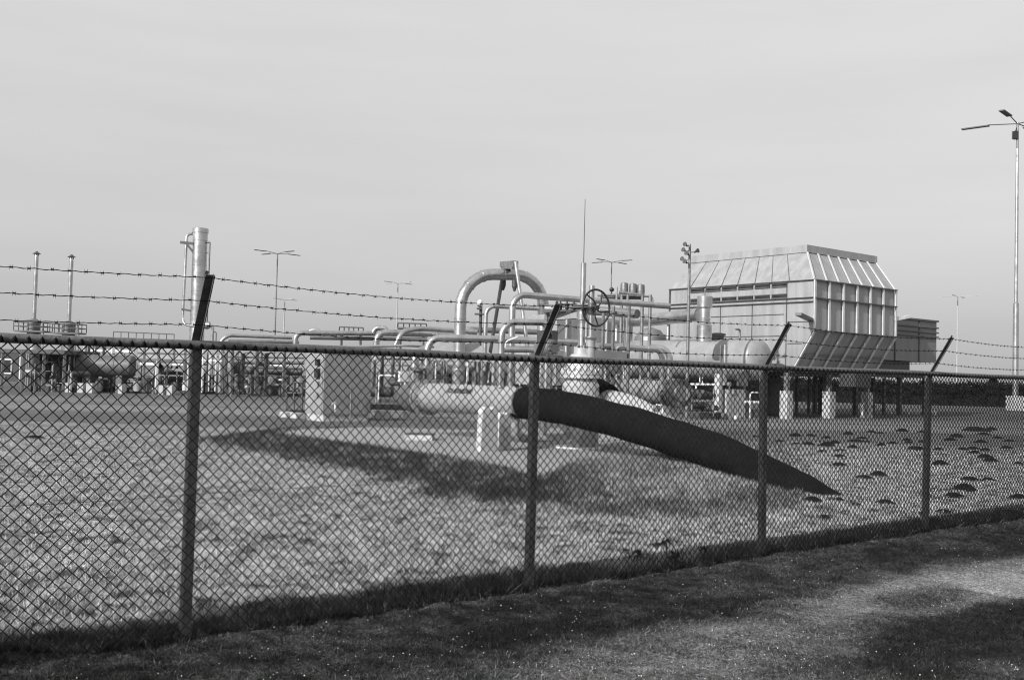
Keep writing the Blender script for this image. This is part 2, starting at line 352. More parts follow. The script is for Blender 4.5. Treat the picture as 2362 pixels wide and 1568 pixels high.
# pale specks of gravel lying in the verge
n = 1100; X, Y = samp_poly(-8, 14, 4.6, 15, lambda X, Y: (vv_(X, Y) < FV + .1) & (fbm(X * .8, Y * .8, 3, 83) > .42), 1.5)(n); n = len(X); H = height(X, Y)
sv = []; sf = []
base = np.array([(1, 0, 0), (-1, 0, 0), (0, 1, 0), (0, -1, 0), (0, 0, 1), (0, 0, -1)], float); bf = [(0, 2, 4), (2, 1, 4), (1, 3, 4), (3, 0, 4), (2, 0, 5), (1, 2, 5), (3, 1, 5), (0, 3, 5)]
for i in range(n):
    s_ = RNG.uniform(.002, .005) * (2.2 if RNG.random() < .012 else 1); k = len(sv); sv += list(base * s_ * RNG.uniform(.6, 1.4, 3) + np.array([X[i], Y[i], H[i] + .012])); sf += [tuple(q + k for q in f) for f in bf]
gr = fastmesh('gravel', np.array(sv), np.array(sf), M['speck'], False); tag(gr, 'tiny pale stones scattered through the verge grass', 'gravel', kind='stuff')

# ================================================================ the fence
FB = G(422, 1477); UN = Vector((U.x, U.y, 0)).normalized(); NV = Vector((-UN.y, UN.x, 0))   # along / inward
def F(s, off=0, z=0): return Vector((FB.x, FB.y, 0)) + UN * s + NV * off + Z3 * z
FH = 1.90
def s_of(x, y):
    p = HP(x, y, F(0), NV); return (p - F(0)).dot(UN)
post_s = [s_of(422, 1475), s_of(1222, 1360), s_of(1761, 1276), s_of(2139, 1226)]
post_s = [post_s[0] - 3.0] + post_s + [post_s[-1] + 3.0, post_s[-1] + 6.0, post_s[-1] + 9.0]
fence = thing('chain_link_fence', 'rusty chain link fence with barbed wire strands across the foreground', 'fence', F(0))
strand_pts = [[], [], []]
for i, s in enumerate(post_s):
    b = MB(); g0 = F(s); zg = hz(g0.x, g0.y) - .1
    # angle iron post: two flanges
    tilt = Vector((random.uniform(-.012, .012), 0, 0)) if i != 4 else UN * .035
    A = F(s, .045, zg); T_ = F(s, .045, FH - .02) + tilt
    b.bar(A, T_, .006, .058, NV); b.bar(A + UN * .028 - NV * .026, T_ + UN * .028 - NV * .026, .058, .006, NV)
    b.bar(A + UN * .054, T_ + UN * .054, .006, .05, NV)
    po = b.build('post', M['fence'], fence)
    a = MB(); k = F(s, .02, FH - .06) + tilt; e = F(s, -.27, FH + .40) + tilt + UN * random.uniform(-.03, .03)
    a.bar(k + UN * .036 + NV * .008, e + UN * .036 + NV * .008, .006, .03, NV); a.bar(k + UN * .01 + NV * .016, e + UN * .01 + NV * .016, .052, .006, NV)
    a.bar(e - UN * .02, e - UN * .012 + Z3 * .02 - NV * .008, .02, .01, NV)
    a.build('bracket_arm', M['arm'], po)
    for j, f in enumerate((.96, .66, .34)):
        strand_pts[j].append(k.lerp(e, f) - NV * .012)
# top rail, slightly rough tube with joints
rail = MB(); rs = np.arange(post_s[0] - .3, post_s[-1] + .3, .25); rail.tube([F(s, -.005, FH - .03 + .004 * math.sin(s * 1.7)) for s in rs], .029, 16)
ro = rail.build('top_rail', M['rail'], fence)
for s in post_s[2:4]:
    c = MB(); c.tube([F(s + .12, -.005, FH - .03), F(s + .26, -.005, FH - .03)], .036, 16); c.build('rail_sleeve', M['rail'], ro)
# woven mesh: one panel per bay, each a net of zigzag wires and twisted ends on the rail
PITCH = .0725; WR = .0046
def wires(mb, s0, s1):
    n0 = math.ceil(s0 / (PITCH / 2)); n1 = math.floor(s1 / (PITCH / 2))
    for q in range(n0, n1 + 1):
        sa = q * PITCH / 2; top = FH - .058; g0 = F(sa); zb = hz(g0.x, g0.y) + .01; k = int((top - zb) / (PITCH / 2)); pts = []
        sag = .012 * math.sin(q * .13) 
        for i in range(k + 1):
            side = (i + q) % 2; z = top - i * PITCH / 2
            wob = .012 * math.sin(z * 2.3 + sa * .8) + .004 * math.sin(sa * 5.0 + z * 7)
            jx = .0022 * math.sin(q * 3.7 + i * 2.1)
            pts.append(F(sa + side * (PITCH / 2 + .002) + jx, -.038 + wob * .5 + (.0035 if side else -.0035), z + .003 * math.sin(sa * 3 + z * 2)))
        mb.tube(pts, WR, 4, caps=False)
        for i in range(1, k, 2) if q % 2 else range(2, k, 2):
            pass
        if q % 2 == 0:
            sb = sa + PITCH / 2
            # wire end twisted over the lower half of the rail
            p0 = F(sb, -.040, top + .002)
            mb.tube([p0, F(sb - .004, -.042, top + .018), F(sb + .001, -.04, top + .040)], [.0075, .0085, .003], 5)
            mb.tube([F(sb - .013, -.036, top + .004), F(sb - .004, -.042, top + .030)], .0055, 4)
            mb.tube([F(sb + .013, -.036, top + .004), F(sb + .004, -.042, top + .030)], .0055, 4)
for i in range(len(post_s) - 1):
    mb = MB(); a = post_s[i] if i else post_s[0] - .2
    wires(mb, a, post_s[i + 1]); mb.build('wire_netting', M['wire'], fence)
tw = MB()
for zz in (1.0,):
    tw.tube([F(s, -.03 + .006 * math.sin(s * 3), zz * .5 + .42 + .008 * math.sin(s * 2)) for s in np.arange(post_s[0], post_s[-1], .2)], .0016, 4)
tw.build('tension_wire', M['wire'], fence)
# barbed strands
for j in range(3):
    mb = MB(); A = strand_pts[j]; allp = []
    for i in range(len(A) - 1):
        L = (A[i + 1] - A[i]).length; m = int(L / .03)
        for k in range(m):
            f = k / m; p = A[i].lerp(A[i + 1], f); p = p + Z3 * (-.035 * 4 * f * (1 - f) * random.choice((1, 1)) + .0022 * math.sin(k * 1.9)); allp.append(p)
    allp.append(A[-1]); mb.tube(allp, .0023, 5)
    mb.tube([p + Z3 * .0025 * math.cos(i * 1.6) + NV * .0025 * math.sin(i * 1.6) for i, p in enumerate(allp)], .0016, 4)
    i = 2
    while i < len(allp) - 2:
        p = allp[i]; d = (allp[i + 1] - p).normalized()
        mb.tube([p - d * .008, p + d * .008], .0052, 6)
        for sg in (-1, 1):
            for t_ in (-1, 1):
                w = (Z3 * random.uniform(.6, 1) * t_ + NV * random.uniform(-.8, .8)).normalized()
                mb.tube([p + d * sg * .006, p + d * sg * .008 + w * .016], [.0018, .0008], 4)
        i += random.choice((3, 3, 4))
    mb.build('barbed_wire', M['wire'], fence)

# ================================================================ molehills
mh = [(500,505,25),(580,495,25),(740,530,25),(850,545,25),(935,550,35),(950,492,30),(850,494,35),(1200,482,35),(1350,468,30),(1410,475,25),(1055,505,25),(1060,560,50),(1110,540,35),(1250,530,40),(1290,508,30),(1325,532,20),(1230,572,35),(1145,592,35),(1140,630,35),(1030,602,40),(1350,642,18),(1140,692,45),(1305,774,55),(1405,758,60),(1420,555,30),(1495,545,30),(1560,462,40),(1690,467,25),(1590,520,30),(1600,540,25),(1690,532,25),(1655,587,50),(1800,585,35),(1815,682,50),(1690,777,18),(2050,460,60),(2150,452,40),(1920,500,40),(2100,482,30),(1880,522,40),(2190,507,30),(2270,527,30),(2080,537,30),(1960,582,35),(2030,577,35),(2110,587,35),(2250,572,35),(2040,607,35),(2110,640,45),(2145,662,40),(2330,680,35),(2010,785,50),(2130,788,40),(1980,852,75),(1910,900,65),(2335,908,50),(1840,1003,60),(1700,1020,45),(2265,1014,60),(1450,942,55),(1040,1031,45),(960,925,45),(1140,915,35),(1250,950,30)]
protos = []
def mole_mesh(seed):
    mb = MB(); n = 22; m = 7; vs = [(0, 0, .6)]
    for i in range(1, m + 1):
        for k in range(n):
            a = 2 * math.pi * k / n; r = i / m; x, y = math.cos(a), math.sin(a)
            l = 1 + .45 * (float(vnoise(x * 1.6 + seed * 7, y * 1.6, seed)) - .5) * 2
            z = .6 * (1 - r ** 2.1) * (.75 + .5 * float(vnoise(x * r * 2.2 + 30, y * r * 2.2 + seed * 9, seed + 7))) + .12 * (float(vnoise(x * r * 6 + 9, y * r * 6 + seed * 5, seed + 3)) - .5) * (1 - r) * 3
            vs.append((x * r * l, y * r * l * .9, max(z, -.05) if i < m else -.08))
    fs = [(0, 1 + k, 1 + (k + 1) % n) for k in range(n)]
    for i in range(m - 1):
        for k in range(n): fs.append((1 + i * n + k, 1 + (i + 1) * n + k, 1 + (i + 1) * n + (k + 1) % n, 1 + i * n + (k + 1) % n))
    mb.add(vs, fs, False)
    for q in range(70):
        a = random.uniform(0, 6.28); r = random.uniform(.1, 1.15); s_ = random.uniform(.04, .13); z = .6 * max(0, 1 - r ** 2.1)
        mb.add([(r * math.cos(a) + s_ * dx, r * math.sin(a) + s_ * dy, z + s_ * dz) for dx, dy, dz in ((1, 0, 0), (-1, 0, 0), (0, 1, 0), (0, -1, 0), (0, 0, 1), (0, 0, -1))],
               [(0, 2, 4), (2, 1, 4), (1, 3, 4), (3, 0, 4), (2, 0, 5), (1, 2, 5), (3, 1, 5), (0, 3, 5)])
    return mb
for s_ in range(4):
    o = mole_mesh(s_).build('molehill', M['soil'], org=(0, 0, 0)); protos.append([o, False])
def molehill(x, y, hw, label, group, flat=1.0):
    g0 = G(x, y); k = protos[random.randrange(4)]
    if not k[1]: o = k[0]; k[1] = True
    else: o = k[0].copy(); scene.collection.objects.link(o)
    w = px(hw, g0.y); 
    o.location = (g0.x, g0.y + w * .5, hz(g0.x, g0.y + w * .5) - .005); w *= 1.15; o.scale = (w * random.uniform(.85, 1.3), w * .85, w * random.uniform(.6, .85) * flat); o.rotation_euler.z = random.uniform(-.5, .5)
    tag(o, label, 'molehill', group)
ML = 'dark molehill of fresh soil among the many on the grass right of the black pipe'
for x, y, w in mh: molehill(1540.6 + .3479 * x, 834.5 + .3479 * y, w * .3479, ML, 'molehills right of the black pipe')
molehill(75, 1011, 17, 'lone flat molehill on the open lawn at far left', None, .7)
for x, y, w in ((1468, 1292, 26), (1520, 1262, 22), (1552, 1290, 20), (1400, 1290, 16), (1440, 1272, 14), (1622, 1275, 12)):
    molehill(x, y, w, 'low dark molehill close behind the fence beside the dead weed stems', 'molehills by the fence foot', .8)
# dead weed stems
for x, y, h_ in ((1468, 1300, .12), (1535, 1285, .17), (1558, 1302, .10), (1622, 1298, .13)):
    g0 = G(x, y); mb = MB(); z0 = hz(g0.x, g0.y)
    mb.tube([(g0.x, g0.y, z0 - .02), (g0.x + .01, g0.y, z0 + h_)], [.008, .004], 5)
    for q in range(16):
        a = random.uniform(0, 6.28); r = random.uniform(.01, .045); c = Vector((g0.x + r * math.cos(a), g0.y + r * math.sin(a), z0 + h_ + random.uniform(-.03, .025)))
        mb.box(c, .018, .014, .012, Vector((math.cos(a), math.sin(a), .3)).normalized(), Vector((-math.sin(a), math.cos(a), 0)))
    tag(mb.build('weed', M['soil']), 'dead weed with a dark seed head standing behind the fence', 'plant', 'dead weeds by the fence foot')

# ================================================================ header, black pipe, saddles
def ring_seams(mb, pts, r, at, w=.02, k=1.02):
    for f in at:
        L = 0; seg = [(pts[i + 1] - pts[i]).length for i in range(len(pts) - 1)]; tot = sum(seg) * f
        for i, l in enumerate(seg):
            if tot <= l or i == len(seg) - 1:
                d = (pts[i + 1] - pts[i]).normalized(); c = pts[i] + d * min(tot, l); mb.tube([c - d * w / 2, c + d * w / 2], r * k, 32); break
            tot -= l
    return mb
RH = .315
h0 = P(990, 916, 23.6); h1 = P(1208, 927, 20.5)
hd = (h1 - h0).normalized()
header = thing('gas_header', 'light grey horizontal gas header lettered in black, resting on concrete saddles', 'pipe', (h0.x, h0.y, 0))
mb = MB(); hp = [h0, h0.lerp(h1, .28), h1]; mb.tube(hp, [.34, .325, RH], 40); ring_seams(mb, [h0, h1], .33, (.27,), .03, 1.0)
for f in (.2, .3, .42, .5, .62, .8):   # small nozzles on the top
    c = h0.lerp(h1, f) + Z3 * .32; mb.tube([c - Z3 * .05, c + Z3 * .05], .022, 8)
hb = mb.build('shell', M['paint'], header)
mb = MB()
for k in (0, .13):
    c = h0 - hd * (.02 + k); mb.lathe(c, [(.43, -.045), (.43, .045)], 32, hd)
mb.bolts(h0 - hd * .085, hd, .385, 20, .022, .34)
mb.build('flange', M['alu'], header)
mb = MB(); e = h0 - hd * .2; mb.tube([e, e - hd * .2, e - hd * .45, e - hd * .8], [.40, .33, .40, .30], 28); mb.tube([e - hd * .35, e - hd * .35 + Z3 * .62], .11, 14)
mb.lathe(e - hd * .35 + Z3 * .62, [(.2, 0), (.2, .06), (.1, .1)], 18)
mb.build('end_valve', M['grey'], header)
# lettering on the side of the header facing the camera
cu = bpy.data.curves.new('lettering', 'FONT'); cu.body = 'SCR HOOGEZAND'; cu.size = .15; cu.shear = .25; cu.extrude = .002; cu.offset = .006; cu.space_character = 1.12
to = bpy.data.objects.new('lettering', cu); scene.collection.objects.link(to); cu.materials.append(M['black'])
tmp = to; dg = bpy.context.evaluated_depsgraph_get(); me = bpy.data.meshes.new_from_object(tmp.evaluated_get(dg)); bpy.data.objects.remove(to)
side = Vector((hd.y, -hd.x, 0)).normalized()           # horizontal, toward the camera
ws = h0 + hd * ((h1 - h0).length * .335)
ang0 = R(24); vs = []
xs = [v.co.x for v in me.vertices]; x0 = min(xs); sx_ = 1.0 / (max(xs) - x0)
for v in me.vertices:
    a = ang0 + v.co.y / RH; rr = .334 + v.co.z
    vs.append(ws + hd * (v.co.x - x0) * sx_ + side * math.cos(a) * rr + Z3 * math.sin(a) * rr)
for v, c in zip(me.vertices, vs): v.co = c - ORG[header.name]
lo = bpy.data.objects.new('lettering', me); scene.collection.objects.link(lo); lo.parent = header; ORG[lo.name] = ORG[header.name]

def saddle(x, y0, y1, Y, w, d, label):
    base = P(x, y1, Y); top = P(x, y0, Y); b = Vector((base.x, base.y, PADH - .05)); H = top.z; mb = MB()
    a = w / 2; c = d / 2; ch = .09; notch = .05
    prof = [(-a * 1.05, PADH - .05), (a * 1.05, PADH - .05), (a * .92, H - ch), (a * .62, H), (a * .12, H - notch), (-a * .12, H - notch), (-a * .6, H), (-a * .92, H - ch)]
    q = [];
    for t_ in (-c, c):
        for i, (p, z) in enumerate(prof): q.append(Vector((b.x, b.y, z)) + U * p + V * t_)
    n = len(prof); mb.add(q, [tuple(range(n)), tuple(range(n, 2 * n))[::-1]] + [(i, i + n, (i + 1) % n + n, (i + 1) % n) for i in range(n)])
    tag(mb.build('concrete_saddle', M['concrete']), label, 'pipe support', 'concrete saddles under the gas header')
saddle(1123, 938, 1041, 19.7, .40, .16, 'front concrete saddle with notched top under the lettered gas header')
saddle(1157, 950, 1034, 20.3, .30, .18, 'rear concrete saddle half hidden behind the front one under the gas header')

bp_pts = [P(1196, 927, 20.7), P(1260, 934, 20.1), P(1339, 948, 19.5), P(1453, 977, 18.7), P(1551, 1008, 17.9), P(1648, 1040, 17.2), P(1749, 1087, 16.6), P(1850, 1137, 16.0), P(1940, 1190, 15.5)]
cr = []
for i in range(len(bp_pts) - 1):
    p0 = bp_pts[max(i - 1, 0)]; p1 = bp_pts[i]; p2 = bp_pts[i + 1]; p3 = bp_pts[min(i + 2, len(bp_pts) - 1)]
    for k in range(5):
        t_ = k / 5; cr.append(.5 * ((2 * p1) + (p2 - p0) * t_ + (2 * p0 - 5 * p1 + 4 * p2 - p3) * t_ * t_ + (3 * p1 - p0 - 3 * p2 + p3) * t_ ** 3))
cr.append(bp_pts[-1])
mb = MB(); mb.tube(cr, [.335 - .03 * i / len(cr) + .006 * math.sin(i * 1.3) + (.008 if i % 6 == 3 else 0) for i in range(len(cr))], 40)
mb.v = [(x + .012 * (random.random() - .5), y, z + .012 * (random.random() - .5)) for x, y, z in mb.v]
tag(mb.build('coated_pipe', M['bitumen'], org=(cr[0].x, cr[0].y, 0)), 'thick black bitumen coated pipe bending down from the gas header into the ground', 'pipe')
# drain elbow from header to valve foot
def simple(name, label, cat, pts, r, m='alu', Rb=.3, n=14, group=None, seams=()):
    mb = MB(); q = bend(pts, Rb); mb.tube(q, r, n)
    if seams: ring_seams(mb, q, r, seams)
    return tag(mb.build(name, M[m], org=(pts[0][0], pts[0][1], 0)), label, cat, group)
simple('drain_pipe', 'grey drain pipe curving below the black pipe to the foot of the tall valve', 'pipe', [P(1189, 955, 20.9), P(1187, 1011, 20.9), P(1310, 1008, 21.2)], .088, 'paint', .55, 18)

# ================================================================ tall valve with pole
VX = P(1336, 1036, 21.4); vb = Vector((VX.x, VX.y, PADH))
def vz(y, x=1340): return P(x, y, 21.4).z
valve = thing('stem_valve', 'tall pale valve with a bolted bonnet, long stem column and thin pole', 'valve', vb)
mb = MB(); mb.lathe(vb + U * -.05, [(.52, -.03), (.52, .035)], 36); mb.build('base_plate', M['white'], valve)
zz = lambda y: vz(y) - PADH
mb = MB(); mb.lathe(vb, [(.2, .04), (.16, zz(1012) - .02), (.24, zz(1012)), (.36, zz(995)), (.39, zz(972)), (.38, zz(940)), (.39, zz(905)), (.40, zz(888)), (.34, zz(878)), (.34, zz(872))], 36)
mb.build('body', M['bright'], valve)
mb = MB(); mb.lathe(vb, [(.45, zz(872)), (.45, zz(864.5))], 36); mb.lathe(vb, [(.45, zz(863.5)), (.45, zz(857))], 36); mb.bolts(vb + Z3 * zz(857), Z3, .41, 20, .024, .16); mb.build('flange', M['bright'], valve)
mb = MB(); mb.lathe(vb, [(.37, zz(857)), (.36, zz(842)), (.31, zz(828)), (.24, zz(818)), (.17, zz(816)), (.17, zz(804)), (.165, zz(803))], 36); mb.bolts(vb + Z3 * zz(803), Z3, .145, 12, .014, .1); mb.build('bonnet', M['bright'], valve)
mb = MB(); mb.lathe(vb, [(.075, zz(803)), (.072, zz(745)), (.078, zz(743)), (.078, zz(740)), (.12, zz(738)), (.125, zz(722)), (.12, zz(712)), (.09, zz(709)), (.06, zz(708)), (.058, zz(690))], 24)
mb.build('stem_column', M['alu'], valve)
mb = MB(); mb.lathe(vb, [(.30, zz(711)), (.30, zz(708.5))], 28); mb.lathe(vb, [(.2, zz(706)), (.2, zz(703))], 28); mb.build('yoke_plate', M['grey'], valve)
mb = MB(); mb.lathe(vb, [(.058, zz(700)), (.060, zz(607)), (.05, zz(606))], 20); mb.build('stem_cover', M['alu'], valve)
mb = MB(); mb.tube([vb + Z3 * zz(608), vb + Z3 * zz(459)], [.011, .007], 6); mb.build('pole', M['dark'], valve)

# handwheel gearbox column right of it, wheel faces outwards
wc = P(1375, 710, 21.0); hw = thing('handwheel_valve', 'second valve stem with a big black five spoke handwheel beside the tall pole', 'valve', (wc.x, wc.y, PADH))
mb = MB(); mb.torus(wc, .385, .023, V, 64, 8)
mb.lathe(wc - V * .05, [(.055, 0), (.055, .1)], 16, V)
for k in range(5):
    a0 = 2 * math.pi * k / 5 + .35; q = []
    for i in range(9):
        f = i / 8; a = a0 + .95 * math.sin(f * math.pi / 2) * .8; rr = .04 + .345 * f; q.append(wc + U * math.cos(a) * rr + Z3 * math.sin(a) * rr)
    mb.tube(q, .017, 7)
mb.build('handwheel', M['black'], hw)
cc = wc + V * .22 + U * .07
mb = MB(); mb.tube([wc, wc + V * .2], .03, 10); mb.lathe(Vector((cc.x, cc.y, wc.z - .14)), [(.07, 0), (.09, .06), (.09, .18), (.07, .26)], 20); mb.build('gearbox', M['dark'], hw)
mb = MB(); zt = P(1375, 657, 21).z; zl = P(1375, 776, 21).z
mb.lathe(Vector((cc.x, cc.y, 0)), [(.056, zl), (.056, wc.z - .14)], 18); mb.lathe(Vector((cc.x, cc.y, 0)), [(.062, wc.z + .12), (.06, zt)], 18)
mb.lathe(Vector((cc.x, cc.y, 0)), [(.12, zl - .06), (.13, zl - .02), (.13, zl)], 18); mb.build('stem_cover', M['alu'], hw)
mb = MB(); zf = PADH + .55
mb.lathe(Vector((cc.x, cc.y, 0)), [(.2, PADH), (.22, zf), (.22, zf + .5), (.2, zf + .75), (.11, zf + .95), (.10, zl - .06)], 28); mb.build('body', M['paint'], hw)

# second outgoing pipe with its black collar
q = [P(1372, 925, 22.2), P(1400, 931, 21.8), P(1450, 942, 21.2), P(1500, 971, 20.4), P(1560, 1013, 19.6), P(1640, 1070, 19.2)]
sp = thing('outlet_pipe', 'bright outlet pipe with a black collar dipping behind the thick black pipe', 'pipe', (q[0].x, q[0].y, PADH))
mb = MB(); mb.tube(bend(q, .5, 4), .315, 32); mb.build('pipe_run', M['bright'], sp)
mb = MB(); c0 = P(1350, 917, 22.4); c1 = P(1374, 920, 22.1); c2 = P(1400, 928, 21.75); mb.tube([c0, c1, c2], [.44, .47, .40], 30); mb.build('collar', M['bitumen'], sp)

# ================================================================ turbine house on legs
C0 = P(1875, 760, 46.0); C0 = Vector((C0.x, C0.y, 0))
def B(a, b, z): return C0 + U * a + V * b + Z3 * z
def ea(x, y): return (HP(x, y, C0, V) - C0).dot(U)
def lb(x, y): return (HP(x, y, C0, U) - C0).dot(V)
A_ = ea(2063, 700); L_ = lb(1546, 690)
Zb = HP(1875, 762, C0, V).z; Zm = HP(1875, 686.5, C0, V).z; Zt = HP(1875, 645, C0, V).z
dI = 1.42; Zr = 8.0; Zf = 8.36; Zh = 2.2; eH = 1.2
AR = (HP(2019, 595, B(0, dI, 0), V) - C0).dot(U); LR = (HP(1592, 605, B(dI, 0, 0), U) - C0).dot(V)
bh = thing('filter_house', 'large light metal filter house with sloping panelled roof raised on legs', 'building', B(A_ / 2, L_ / 2, 0))
def quadbox(mb, pts, n, t=.04):
    q = [Vector(p) for p in pts]; r = [p + n * t for p in q]; m = len(q)
    return mb.add(q + r, [tuple(range(m))[::-1], tuple(range(m, 2 * m))] + [(i, (i + 1) % m, (i + 1) % m + m, i + m) for i in range(m)])
mb = MB()
# body: vertical walls, closed
pr = [B(0, 0, Zb), B(A_, 0, Zb), B(A_, L_, Zb), B(0, L_, Zb), B(0, 0, Zt), B(A_, 0, Zt), B(A_, L_, Zt), B(0, L_, Zt)]
mb.add(pr, [(0, 1, 5, 4), (1, 2, 6, 5), (2, 3, 7, 6), (3, 0, 4, 7)])
lo_ = [B(0, 0, Zb), B(A_, 0, Zb), B(A_, L_, Zb), B(0, L_, Zb), B(0, eH, Zh), B(A_, eH, Zh), B(A_, L_, Zh), B(0, L_, Zh)]
mb.add(lo_, [(1, 0, 4, 5), (2, 1, 5, 6), (3, 2, 6, 7), (0, 3, 7, 4), (4, 7, 6, 5)])
mb.build('wall', M['panel'], bh)
mb = MB()
t_ = [B(0, 0, Zt), B(A_, 0, Zt), B(A_, L_, Zt), B(0, L_, Zt), B(dI, dI, Zr), B(AR, dI, Zr), B(AR, LR, Zr), B(dI, LR, Zr)]
mb.add(t_, [(0, 1, 5, 4), (1, 2, 6, 5), (2, 3, 7, 6), (3, 0, 4, 7), (4, 5, 6, 7)])
roof = mb.build('roof', M['panel'], bh)
mb = MB(); ov = .06
for a, b_ in ((B(dI, dI, 0), B(AR, dI, 0)), (B(AR, dI, 0), B(AR, LR, 0)), (B(AR, LR, 0), B(dI, LR, 0)), (B(dI, LR, 0), B(dI, dI, 0))):
    d = (b_ - a).normalized(); mb.bar(a - d * .07 + Z3 * (Zr + Zf) / 2, b_ + d * .062 + Z3 * (Zr + Zf) / 2, .12, Zf - Zr)
mb.build('fascia', M['panel'], roof)
# ribs on the end face
n = 6
for k in range(n + 1):
    a = A_ * k / n; mb = MB(); w = .055
    mb.bar(B(a, -.09, Zb), B(a, -.09, Zt), w, .13, U); mb.build('rib', M['rib'], bh)
for k in range(8):
    f = k / 7; mb = MB(); p0 = B(A_ * f, 0, Zt) - V * .04; p1 = B(dI + (AR - dI) * f, dI, Zr) - V * .04; mb.bar(p0 + Z3 * .03, p1 - (p1 - p0).normalized() * .05 + Z3 * .03, .055, .08, U); mb.build('rib', M['rib'], bh)
for k in range(n + 1):
    a = A_ * k / n; mb = MB(); mb.bar(B(a, -.09, Zb - .05), B(a, eH - .09, Zh), .06, .12, U); mb.build('rib', M['rib'], bh)
mb = MB()
for z in (Zt, Zm, Zb): mb.bar(B(-.03, -.09, z), B(A_ + .03, -.09, z), .14, .05)
zz_ = Zh + (Zb - Zh) * .42; f = (Zb - zz_) / (Zb - Zh); mb.bar(B(0, eH * f - .08, zz_), B(A_, eH * f - .08, zz_), .06, .05)
mb.build('trim', M['grey'], bh)
# seams, ledges and louvre strips on the long face
mb = MB()
for z in (Zt, Zm + .02, Zm - .17): mb.bar(B(-.05, 0, z), B(-.05, L_ + .04, z), .1, .04)
for x in (1815, ): 
    b_ = lb(x, 700); mb.bar(B(-.02, b_, Zh), B(-.02, b_, Zt), .03, .03)
for x in (1662, 1735): b_ = lb(x, 740); mb.bar(B(-.02, b_, Zh + .2), B(-.02, b_, Zm - .2), .025, .025)
for y, x0, x1 in ((728, 1640, 1808), (742, 1817, 1870), (792, 1817, 1850), (744, 1546, 1585), (776, 1640, 1815)):
    z = HP((x0 + x1) / 2, y, C0, U).z; mb.bar(B(-.015, lb(x1, y), z), B(-.015, lb(x0, y), z), .03, .03)
for f in (1,): mb.bar(B(-.02, L_, Zh), B(-.02, L_, Zt), .08, .08)
mb.build('seam', M['dark'], bh)
mb = MB()
for xa, xb in ((325, 285), (450, 405), (575, 530), (700, 655), (840, 790), (968, 922), (1105, 1060)):
    x0 = 1508.5 + .2947 * xb; b_ = lb(x0, 660); f = b_ / L_; p0 = B(-.02, b_, Zt + .02); p1 = B(dI - .02, dI + (LR - dI) * f, Zr - .02); mb.bar(p0, p1, .025, .025)
mb.build('seam', M['grey'], roof)
for row, (y0, y1) in enumerate(((420, 385), (515, 482))):
    for a, b_ in ((290, 395), (410, 522), (535, 648), (662, 778), (792, 908), (925, 1045)):
        xa = 1508.5 + .2947 * a; xb = 1508.5 + .2947 * b_
        ba, bb = lb(xa, 660), lb(xb, 660); zc = Zt - .14 if row == 0 else Zm + .15
        mb = MB(); hh = .19
        mb.bar(B(-.03, bb, zc + hh / 2), B(-.03, ba, zc + hh / 2), .07, .04); mb.bar(B(-.03, bb, zc - hh / 2), B(-.03, ba, zc - hh / 2), .07, .04)
        lv = mb.build('louvre', M['grey'], bh)
        mb = MB()
        for q in range(3): 
            z = zc - hh / 2 + .04 + q * .055; mb.bar(B(-.045, bb, z), B(-.045, ba, z), .05, .018)
        mb.bar(B(-.008, bb, zc), B(-.008, ba, zc), .012, hh - .05); mb.build('slats', M['dark'], lv)
mb = MB(); p = P(1841, 724, 44.6); q_ = B(-.02, .1, HP(1872, 738, C0, U).z); mb.bar(p, q_, .3, .12); mb.build('flood_lamp', M['grey'], bh)
mb = MB(); p = B(A_ + .05, .1, 5.0); mb.bar(p, p + U * 1.25 - V * .1 + Z3 * .22, .28, .14); mb.build('flood_lamp', M['white'], bh)
# understructure
mb = MB(); mb.bar(B(.3, 1.5, Zh - .1), B(A_ - .3, 1.5, Zh - .1), .25, .19); mb.bar(B(.3, L_ - .6, Zh - .1), B(A_ - .3, L_ - .6, Zh - .1), .25, .19)
for a in (.6, A_ * .5, A_ - .6): mb.bar(B(a, 1.64, Zh - .105), B(a, L_ - .75, Zh - .105), .2, .16)
mb.build('frame_beam', M['dark'], bh)
def foot(x, y, wpx, bright=True, label=None):
    g0 = G(x, y); w = px(wpx, g0.y); mb = MB(); mb.box((g0.x, g0.y, .62), w, w, 1.36); o = mb.build('footing', M['concrete'], bh)
    m2_ = MB(); m2_.box((g0.x, g0.y, (1.3 + Zh) / 2 - .1), w * .42, w * .5, Zh - 1.3 + .1); m2_.build('steel_stub', M['steel'], o)
foot(1911, 964, 21); foot(1999, 963, 19); foot(1813, 966, 21)
for x, y, w in ((1837, 955, 5), (1865, 953, 5), (1879, 953, 8), (1895, 955, 12), (2012, 956, 8), (2038, 958, 6)):
    g0 = G(x, y); mb = MB(); ww = px(w, g0.y); mb.box((g0.x, g0.y, Zh / 2 - .1), ww, ww, Zh - .05); mb.build('leg', M['dark'], bh)
mb = MB(); g0 = G(1780, 958); mb.lathe((g0.x, g0.y, 0), [(.42, 0), (.44, .1), (.44, 1.9), (.3, 2.2)], 20); mb.build('drum', M['dark'], bh)
mb = MB(); p = P(1972, 877, 48.5); mb.box(p, 1.3, .9, .62 * 1.0); mb.build('hopper_box', M['dark'], bh)

